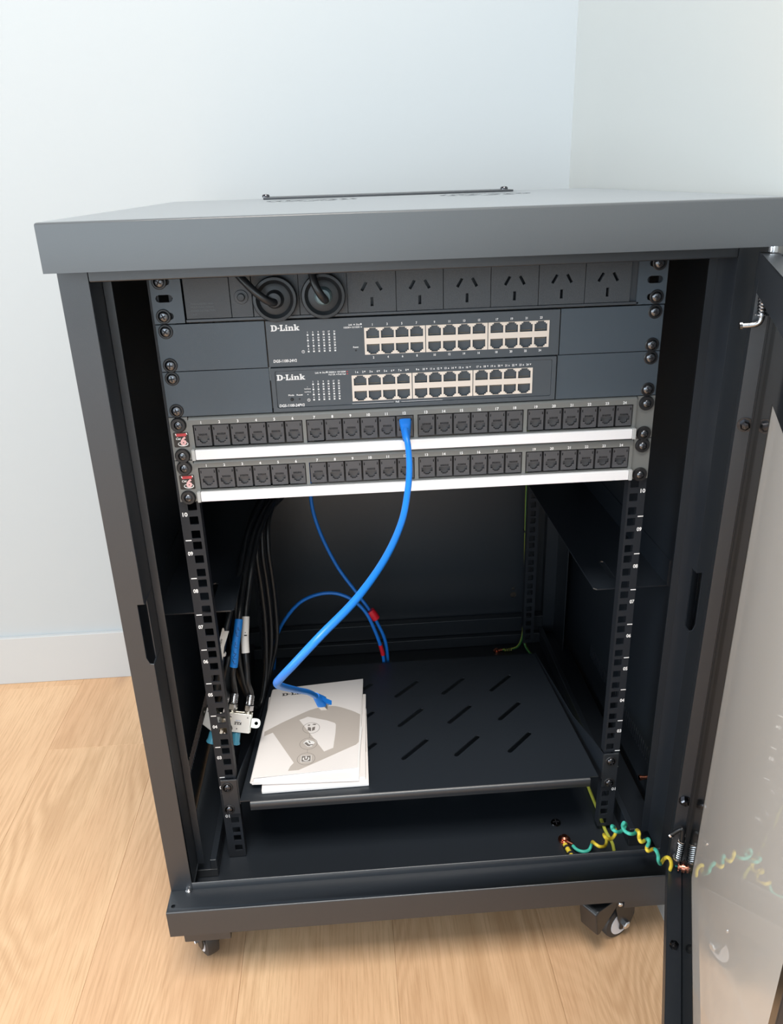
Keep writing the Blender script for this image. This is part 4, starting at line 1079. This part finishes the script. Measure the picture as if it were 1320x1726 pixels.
part('tape_band', MB().tube([(-0.0490, 0.2845, -0.3012), (-0.0445, 0.2835, -0.3082), (-0.0405, 0.2830, -0.3150)], lambda k: (0.0064, 0.0068, 0.0062)[k], 10), 'red', t)
part('tape_band', MB().tube([(-0.0362, 0.2762, -0.3570), (-0.0343, 0.2760, -0.3660), (-0.0328, 0.2760, -0.3750)], 0.0033, 10), 'red', t2)

# ================================================================== coax cables, splitters, coiled cable
def splitter(cx, cy, cz, roll, label, conn, yaw=0.0):
    t = thing('coax_splitter', label, 'splitter', (cx, cy, cz - 0.02), 'coax splitters')
    c_, s_ = math.cos(roll), math.sin(roll)
    u = Vector((c_ * math.cos(yaw), c_ * math.sin(yaw), s_)); n = Vector((-0.05 - 0.93 * math.sin(yaw), 0.93 * math.cos(yaw), -0.36)); n = (n - u * n.dot(u)).normalized(); w = n.cross(u) * -1
    if w.z < 0: w = -w
    fr = (Vector((cx, cy, cz)), u, w, n)
    hw, hh = 0.0163, 0.0122
    part('body', MB().obox(fr, -hw, hw, -hh, hh, 0.0, 0.006).obox(fr, -hw - 0.0012, hw + 0.0012, -hh - 0.0008, hh + 0.0008, 0.006, 0.0085).obox(fr, -hw, hw, -hh, hh, 0.0085, 0.014), 'zinc', t, bevel=0.0006)
    part('label_plate', MB().obox(fr, -hw + 0.0012, hw - 0.0012, -hh + 0.001, hh - 0.001, -0.0003, 0.0001), 'tag', t, smooth=0)
    p = MB(); fp = (fr[0] - n * 0.0004, u, w, n)
    text(p, 'KILE', 0.0005, -0.0004, 0.0034, fp, bold=0.04, rot=math.pi, width=0.0086)
    text(p, 'SPLITTER', 0.0005, 0.0032, 0.0010, fp, bold=0.0, rot=math.pi, mi=1)
    for x, z in ((-0.0115, 0.008), (0.0118, 0.0078), (0.0, -0.0070)): p.flat([(x - 0.001, z - 0.0008), (x + 0.001, z - 0.0008), (x, z + 0.001)], fp)
    part('printing', p, ['ink', 'blue_tape'], t, smooth=0, weld=False)
    for sg in (-1, 1):
        part('mounting_lug', MB().plate(rrect(sg * 0.0215 - 0.0068, sg * 0.0215 + 0.0068, -0.0062, 0.0062, 0.005), [circ(sg * 0.0232, 0, 0.0023, 12)], 0.002, (fr[0] + n * 0.006, u, w, n)), 'zinc', t, smooth=40)
    for x in conn:
        O = fr[0] + u * x + w * hh + n * 0.007
        prof = [(0.0047, 0)]
        for k in range(6): prof += [(0.0047, 0.0014 * k + 0.0006), (0.0041, 0.0014 * k + 0.0013)]
        part('f_port', MB().lathe(prof, O, w, 14), 'zinc', t)
    Oc = fr[0] - w * hh + n * 0.007
    part('blue_cap', MB().lathe([(0.0056, 0), (0.0056, 0.0125), (0.0066, 0.0150), (0.0066, 0.0162), (0.0058, 0.0166), (0, 0.0166)], Oc, -w, 18), 'capblue', t, label='translucent blue end cap')
    return t, fr
SR, frR = splitter(-0.2252, 0.066, -0.3255, R(-11.5), 'silver coax splitter with white label right of the rail, by the booklets', (-0.0085, 0.0115))
SL_, frL = splitter(-0.2510, 0.046, -0.3060, R(-4), 'silver coax splitter mostly hidden behind the left front rail', (0.0040,), R(-46))

def coax(label, pts, tagspec, fr, cxo):
    O = fr[0] + fr[1] * cxo + fr[2] * 0.0175 + fr[3] * 0.007
    t = thing('coax_cable', label, 'coax cable', O, 'coax cables above the splitters')
    W3 = fr[2]
    path = [O + W3 * 0.010, O + W3 * 0.020] + [Vector(p) for p in pts]
    sp = spline(path, 6)
    part('cable', MB().tube(sp, 0.0035, 10), 'rubber', t)
    part('connector_nut', MB().lathe([(0.0048, -0.003), (0.0060, -0.002), (0.0060, 0.0045), (0.0050, 0.0055)], O, W3, 6), 'chrome', t, smooth=20)
    pf = [(0.0044, 0.0055)]
    for k in range(5): pf += [(0.0051, 0.006 + 0.0022 * k), (0.0051, 0.0072 + 0.0022 * k), (0.0045, 0.0076 + 0.0022 * k)]
    pf += [(0.0042, 0.018)]
    part('crimp_sleeve', MB().lathe(pf, O, W3, 14), 'chrome', t)
    m0, i0, i1, nm, lb = tagspec
    seg = sp[i0:i1]
    return t, sp, part(nm, MB().tube(seg, 0.0050, 12), m0, t, label=lb)
LM = [(-0.2250, 0.0735, -0.2600), (-0.2215, 0.076, -0.2430), (-0.2185, 0.08, -0.2234), (-0.2145, 0.087, -0.2040), (-0.2118, 0.098, -0.1880), (-0.2096, 0.12, -0.172), (-0.2042, 0.15, -0.1462), (-0.1968, 0.19, -0.1235), (-0.186, 0.24, -0.1116), (-0.1706, 0.3, -0.11), (-0.13, 0.36, -0.09), (-0.10, 0.40, -0.02)]
LR_ = [(-0.2092, 0.083, -0.2790), (-0.2090, 0.0865, -0.2640), (-0.209, 0.09, -0.2476), (-0.2095, 0.1, -0.228), (-0.2082, 0.109, -0.2100), (-0.2070, 0.117, -0.1970), (-0.2039, 0.133, -0.1778), (-0.1975, 0.155, -0.1465), (-0.1903, 0.195, -0.1238), (-0.1798, 0.245, -0.1117), (-0.1619, 0.305, -0.106), (-0.12, 0.37, -0.085), (-0.09, 0.41, -0.02)]
LL_ = [(-0.2440, 0.062, -0.2720), (-0.2360, 0.065, -0.2377), (-0.2315, 0.069, -0.2160), (-0.2265, 0.0765, -0.1970), (-0.2225, 0.085, -0.1840), (-0.2175, 0.103, -0.1700), (-0.2105, 0.15, -0.1440), (-0.2040, 0.2, -0.1220), (-0.1920, 0.25, -0.1090), (-0.176, 0.31, -0.104), (-0.13, 0.38, -0.08)]
tm, spm, tg = coax('black coax cable wrapped in a blue handwritten tape sleeve', LM, ('blue_tape', 16, 35, 'tape_sleeve', 'blue tape sleeve with faded handwriting'), frR, -0.0085)
# handwriting on the blue sleeve: short dark strokes on its front
hw = MB()
cam_p = Vector((-0.067, -0.764, 0.299))
def on_sleeve(sp, i, off, r):
    c = sp[i]; d = (cam_p - c); a = (sp[i + 1] - sp[i - 1]).normalized(); d = (d - a * d.dot(a)).normalized(); s_ = a.cross(d)
    ang = off; return c + (d * math.cos(ang) + s_ * math.sin(ang)) * r
for i, o0, o1 in ((18, -0.5, 0.3), (19, 0.1, 0.6), (20, -0.4, 0.5), (21, 0.2, -0.3), (22, -0.1, 0.4), (24, -0.5, 0.4), (25, -0.2, 0.2), (28, -0.4, 0.3), (29, 0.0, 0.5), (30, -0.5, 0.0)):
    hw.tube([on_sleeve(spm, i, -o0, 0.00505), on_sleeve(spm, i, -(o0 + o1) / 2 - 0.1, 0.00508), on_sleeve(spm, i + 1, -o1, 0.00505)], 0.00028, 5)
part('handwriting', hw, 'ink', tm, smooth=0)
trr, spr, tg = coax('black coax cable with a white paper tag, rightmost of the tagged cables', LR_, ('tag', 26, 41, 'paper_tag', 'white tag with one black mark'), frR, 0.0115)
hw = MB()
hw.tube([on_sleeve(spr, 32, 0.45, 0.0051), on_sleeve(spr, 32, 0.1, 0.0052), on_sleeve(spr, 32, -0.2, 0.0051)], 0.0007, 6); hw.cyl(on_sleeve(spr, 33, 0.05, 0.0049), on_sleeve(spr, 33, 0.05, 0.0053), 0.0006, 8)
part('handwriting', hw, 'ink', trr, smooth=0)
tl, spl, tg = coax('black coax cable with a slanted white flag tag beside the left rail', LL_, ('tag', 21, 23, 'tag_wrap', None), frL, 0.0040)
fl_ = [(-0.2292, 0.0690, -0.1899), (-0.2275, 0.0690, -0.1900), (-0.2272, 0.0690, -0.1942), (-0.2218, 0.0690, -0.1945), (-0.2291, 0.0640, -0.2132), (-0.2340, 0.0590, -0.2379), (-0.2356, 0.0590, -0.2379), (-0.2372, 0.0620, -0.2200), (-0.2364, 0.0635, -0.2120)]
vs = [Vector(p) for p in fl_]; nn = Vector((0.1, 0.95, -0.2)).normalized() * 0.0005
K = len(vs)
part('paper_flag', MB().add(vs + [v + nn for v in vs], [list(range(K)), list(range(K, 2 * K))] + [(i, (i + 1) % K, K + (i + 1) % K, K + i) for i in range(K)]), 'tag', tl, smooth=0)
hw = MB()
for k, (x, z) in enumerate(((-0.2338, -0.2105), (-0.2330, -0.2085), (-0.2322, -0.2065), (-0.2316, -0.2045), (-0.2310, -0.2028))):
    y = 0.0650
    hw.tube([(x - 0.001, y - 0.0012, z - 0.0004), (x + 0.0002, y - 0.0012, z + 0.0012), (x + 0.0012, y - 0.0012, z - 0.0002)], 0.0003, 5)
part('handwriting', hw, 'ink', tl, smooth=0)

# slack loops of black cable hanging behind the tagged coax
def hang(label, pts, r=0.0034):
    o = thing('slack_cable', label, 'cable', pts[len(pts) // 2], 'slack black cable loops')
    part('cable', MB().tube(spline(pts, 6), r, 10), 'rubber', o)
lp = lambda dx, dy, k: [(-0.1750 + dx, 0.30 + dy, -0.105), (-0.1900 + dx, 0.245 + dy, -0.128), (-0.1930 + dx, 0.225 + dy, -0.165), (-0.1910 + dx, 0.222 + dy, -0.21), (-0.1905 + dx, 0.222 + dy, -0.26), (-0.1935 + dx, 0.222 + dy, -0.31), (-0.2005 + dx * 0.5, 0.220 + dy, -0.352), (-0.2100, 0.205 + dy, -0.383 - 0.004 * k), (-0.2185 - dx * 0.4, 0.190 + dy, -0.387 - 0.004 * k), (-0.2260 - dx * 0.6, 0.172 + dy, -0.362), (-0.2300 - dx * 0.6, 0.160 + dy, -0.32), (-0.2302 - dx * 0.5, 0.155 + dy, -0.27), (-0.2260 - dx * 0.4, 0.165 + dy, -0.20), (-0.2150, 0.19 + dy, -0.15), (-0.20, 0.24 + dy, -0.115), (-0.18, 0.30 + dy, -0.10)]
hang('slack black cable loop nearest the tagged coax cables', lp(-0.0060, -0.012, 0))
hang('slack black cable loop in the middle of the hanging bunch', lp(0.0005, 0.0, 1))
hang('slack black cable loop on the right of the hanging bunch, by the blue hoop', lp(0.0075, 0.010, 2))
hang('thick black cable rising diagonally behind the lower patch panel', [(-0.214, 0.235, -0.20), (-0.2100, 0.245, -0.165), (-0.1990, 0.26, -0.140), (-0.1800, 0.285, -0.122), (-0.156, 0.315, -0.108), (-0.125, 0.36, -0.085), (-0.09, 0.41, -0.03)], 0.0062)

# ================================================================== earth wires
def earth(mb_path, r, half=True): return MB().tube(mb_path, r, 10, lambda i, k: 0 if k < 5 else 1)
t = thing('earth_wire', 'green and yellow earth wire running down the back right corner to a copper lug', 'earth wire', (0.22, 0.43, -0.48))
W1 = [(0.2172, 0.437, -0.06), (0.2180, 0.437, -0.1500), (0.2182, 0.437, -0.2000), (0.2196, 0.437, -0.2808), (0.2200, 0.433, -0.3300), (0.2206, 0.432, -0.3712), (0.2196, 0.428, -0.4272), (0.2170, 0.424, -0.4520), (0.2110, 0.424, -0.4690), (0.2020, 0.428, -0.4770), (0.1880, 0.430, -0.4790), (0.1790, 0.430, -0.4792)]
W2 = [(0.2212, 0.440, -0.06), (0.2216, 0.440, -0.1500), (0.2216, 0.440, -0.2808), (0.2220, 0.438, -0.3712), (0.2206, 0.432, -0.4272), (0.2208, 0.424, -0.4602), (0.2245, 0.416, -0.4715), (0.2310, 0.402, -0.4770), (0.2400, 0.36, -0.4780)]
part('wire', MB().tube(spline(W1, 6), 0.0021, 10, lambda i, k: 0 if k < 5 else 1), ['ygreen', 'green'], t)
part('wire', MB().tube(spline(W2, 6), 0.0021, 10, lambda i, k: 0 if 2 < k < 8 else 1), ['ygreen', 'green'], t)
for z, x in ((-0.2545, 0.2204), (-0.4310, 0.2198)):
    part('cable_tie', MB().lathe([(0.0052, -0.0014), (0.0056, 0), (0.0052, 0.0014)], (x, 0.4385 if z > -0.4 else 0.4300, z), (0, 0, 1), 12), 'ink', t)
part('lug', MB().lathe([(0.0062, -0.4820), (0.0062, -0.4798), (0.0036, -0.4796), (0.0036, -0.4770), (0, -0.4764)], (0.1740, 0.430, 0), (0, 0, 1), 14).cyl((0.1765, 0.430, -0.4795), (0.1840, 0.430, -0.4792), 0.0026, 10), 'copper', t)
part('striped_sleeve', MB().tube([(0.1870 + 0.0018 * k, 0.428, -0.4785) for k in range(9)], 0.0027, 10, lambda i, k: 0 if i % 2 == 0 else 1), ['ygreen', 'ink'], t)

t = thing('earth_wire', 'green and yellow earth wire lying on the cabinet floor under the right rail', 'earth wire', (0.233, 0.0, -0.481))
Wf = [(0.2400, 0.30, -0.4790), (0.2385, 0.16, -0.4788), (0.2340, 0.079, -0.4780), (0.2337, 0.035, -0.4780), (0.2332, 0.012, -0.4789), (0.2330, -0.003, -0.4788), (0.2348, -0.022, -0.4788), (0.2330, -0.036, -0.4790), (0.2320, -0.0565, -0.4793)]
part('wire', MB().tube(spline(Wf, 6), 0.0022, 10, lambda i, k: 1 if k < 5 else 0), ['ygreen', 'green'], t)

t = thing('spiral_earth_lead', 'coiled teal and yellow earth lead stretched from floor lug to the glass door', 'earth wire', (0.178, -0.01, -0.482))
COIL = [(0.1844, -0.0223, -0.4775), (0.1869, -0.0278, -0.4775), (0.1912, -0.0316, -0.4775), (0.1963, -0.033, -0.4775), (0.2023, -0.031, -0.4775), (0.2066, -0.0271, -0.4739), (0.2072, -0.0282, -0.4675), (0.2053, -0.0429, -0.456), (0.2093, -0.0472, -0.4563), (0.218, -0.0401, -0.4636), (0.2194, -0.0422, -0.4555), (0.2184, -0.0417, -0.4482), (0.2162, -0.0395, -0.4455), (0.2132, -0.0532, -0.4363), (0.2222, -0.046, -0.4468), (0.2249, -0.0498, -0.4382), (0.2256, -0.0512, -0.431), (0.2238, -0.0498, -0.4246), (0.2171, -0.0596, -0.4124), (0.2177, -0.06, -0.4166), (0.2207, -0.0634, -0.4173), (0.2291, -0.0557, -0.426), (0.2317, -0.0595, -0.4176), (0.2326, -0.0613, -0.4101), (0.2259, -0.0715, -0.3968), (0.2253, -0.0701, -0.4033), (0.2278, -0.0726, -0.4085), (0.2318, -0.0774, -0.4081), (0.2406, -0.0703, -0.4152), (0.2418, -0.0724, -0.4085), (0.2384, -0.0866, -0.3981), (0.2391, -0.0866, -0.4062), (0.2412, -0.0888, -0.4099), (0.2499, -0.0816, -0.4147), (0.2459, -0.096, -0.3991), (0.2467, -0.0963, -0.4044), (0.2459, -0.0942, -0.4138), (0.2473, -0.0956, -0.417), (0.2563, -0.0886, -0.4224), (0.2525, -0.1033, -0.4083), (0.2549, -0.1057, -0.4141), (0.2559, -0.106, -0.4219), (0.2638, -0.0962, -0.4375), (0.2653, -0.0995, -0.427), (0.2612, -0.1149, -0.408), (0.2635, -0.1179, -0.4087), (0.265, -0.119, -0.415), (0.2651, -0.1179, -0.4236), (0.2727, -0.1084, -0.4326), (0.2737, -0.1106, -0.427), (0.2749, -0.1128, -0.4225)]
cp_ = spline(COIL, 5)
bounds = [0, 5.5, 17, 29, 32.5, 35.5, 38.5, 42, 47, 99]
cols = [0, 1, 0, 1, 0, 1, 0, 1, 0]
def ccol(i, k):
    j = i / 5
    for a, b, c_ in zip(bounds, bounds[1:], cols):
        if a <= j < b: return c_
    return 0
part('coiled_wire', MB().tube(cp_, 0.0021, 10, ccol), ['teal', 'yellow'], t)
part('lug', MB().lathe([(0.0070, -0.4820), (0.0070, -0.4800), (0.0066, -0.4780), (0.0050, -0.4776), (0.0050, -0.4745), (0.0030, -0.4728), (0, -0.4726)], (0.1772, -0.0100, 0), (0, 0, 1), 16)
     .lathe([(0.0078, -0.4796), (0.0078, -0.4784)], (0.1772, -0.0100, 0), (0, 0, 1), 18).cyl((0.1800, -0.0140, -0.4788), (0.1855, -0.0190, -0.4788), 0.0026, 10), 'copper', t, smooth=30)
t = thing('earth_wire', 'short earth wire with black-striped yellow sleeve, leaving the floor lug at front', 'earth wire', (0.177, -0.03, -0.482))
part('striped_sleeve', MB().tube([(0.1755 + 0.0006 * k, -0.0185 - 0.0034 * k, -0.4782) for k in range(13)], 0.0030, 10, lambda i, k: 0 if i % 3 != 1 else 1), ['yellow', 'ink'], t)

# everything above was laid out from the rack datum: lift it onto the floor
for o in TOPS: o.location.z += Z0
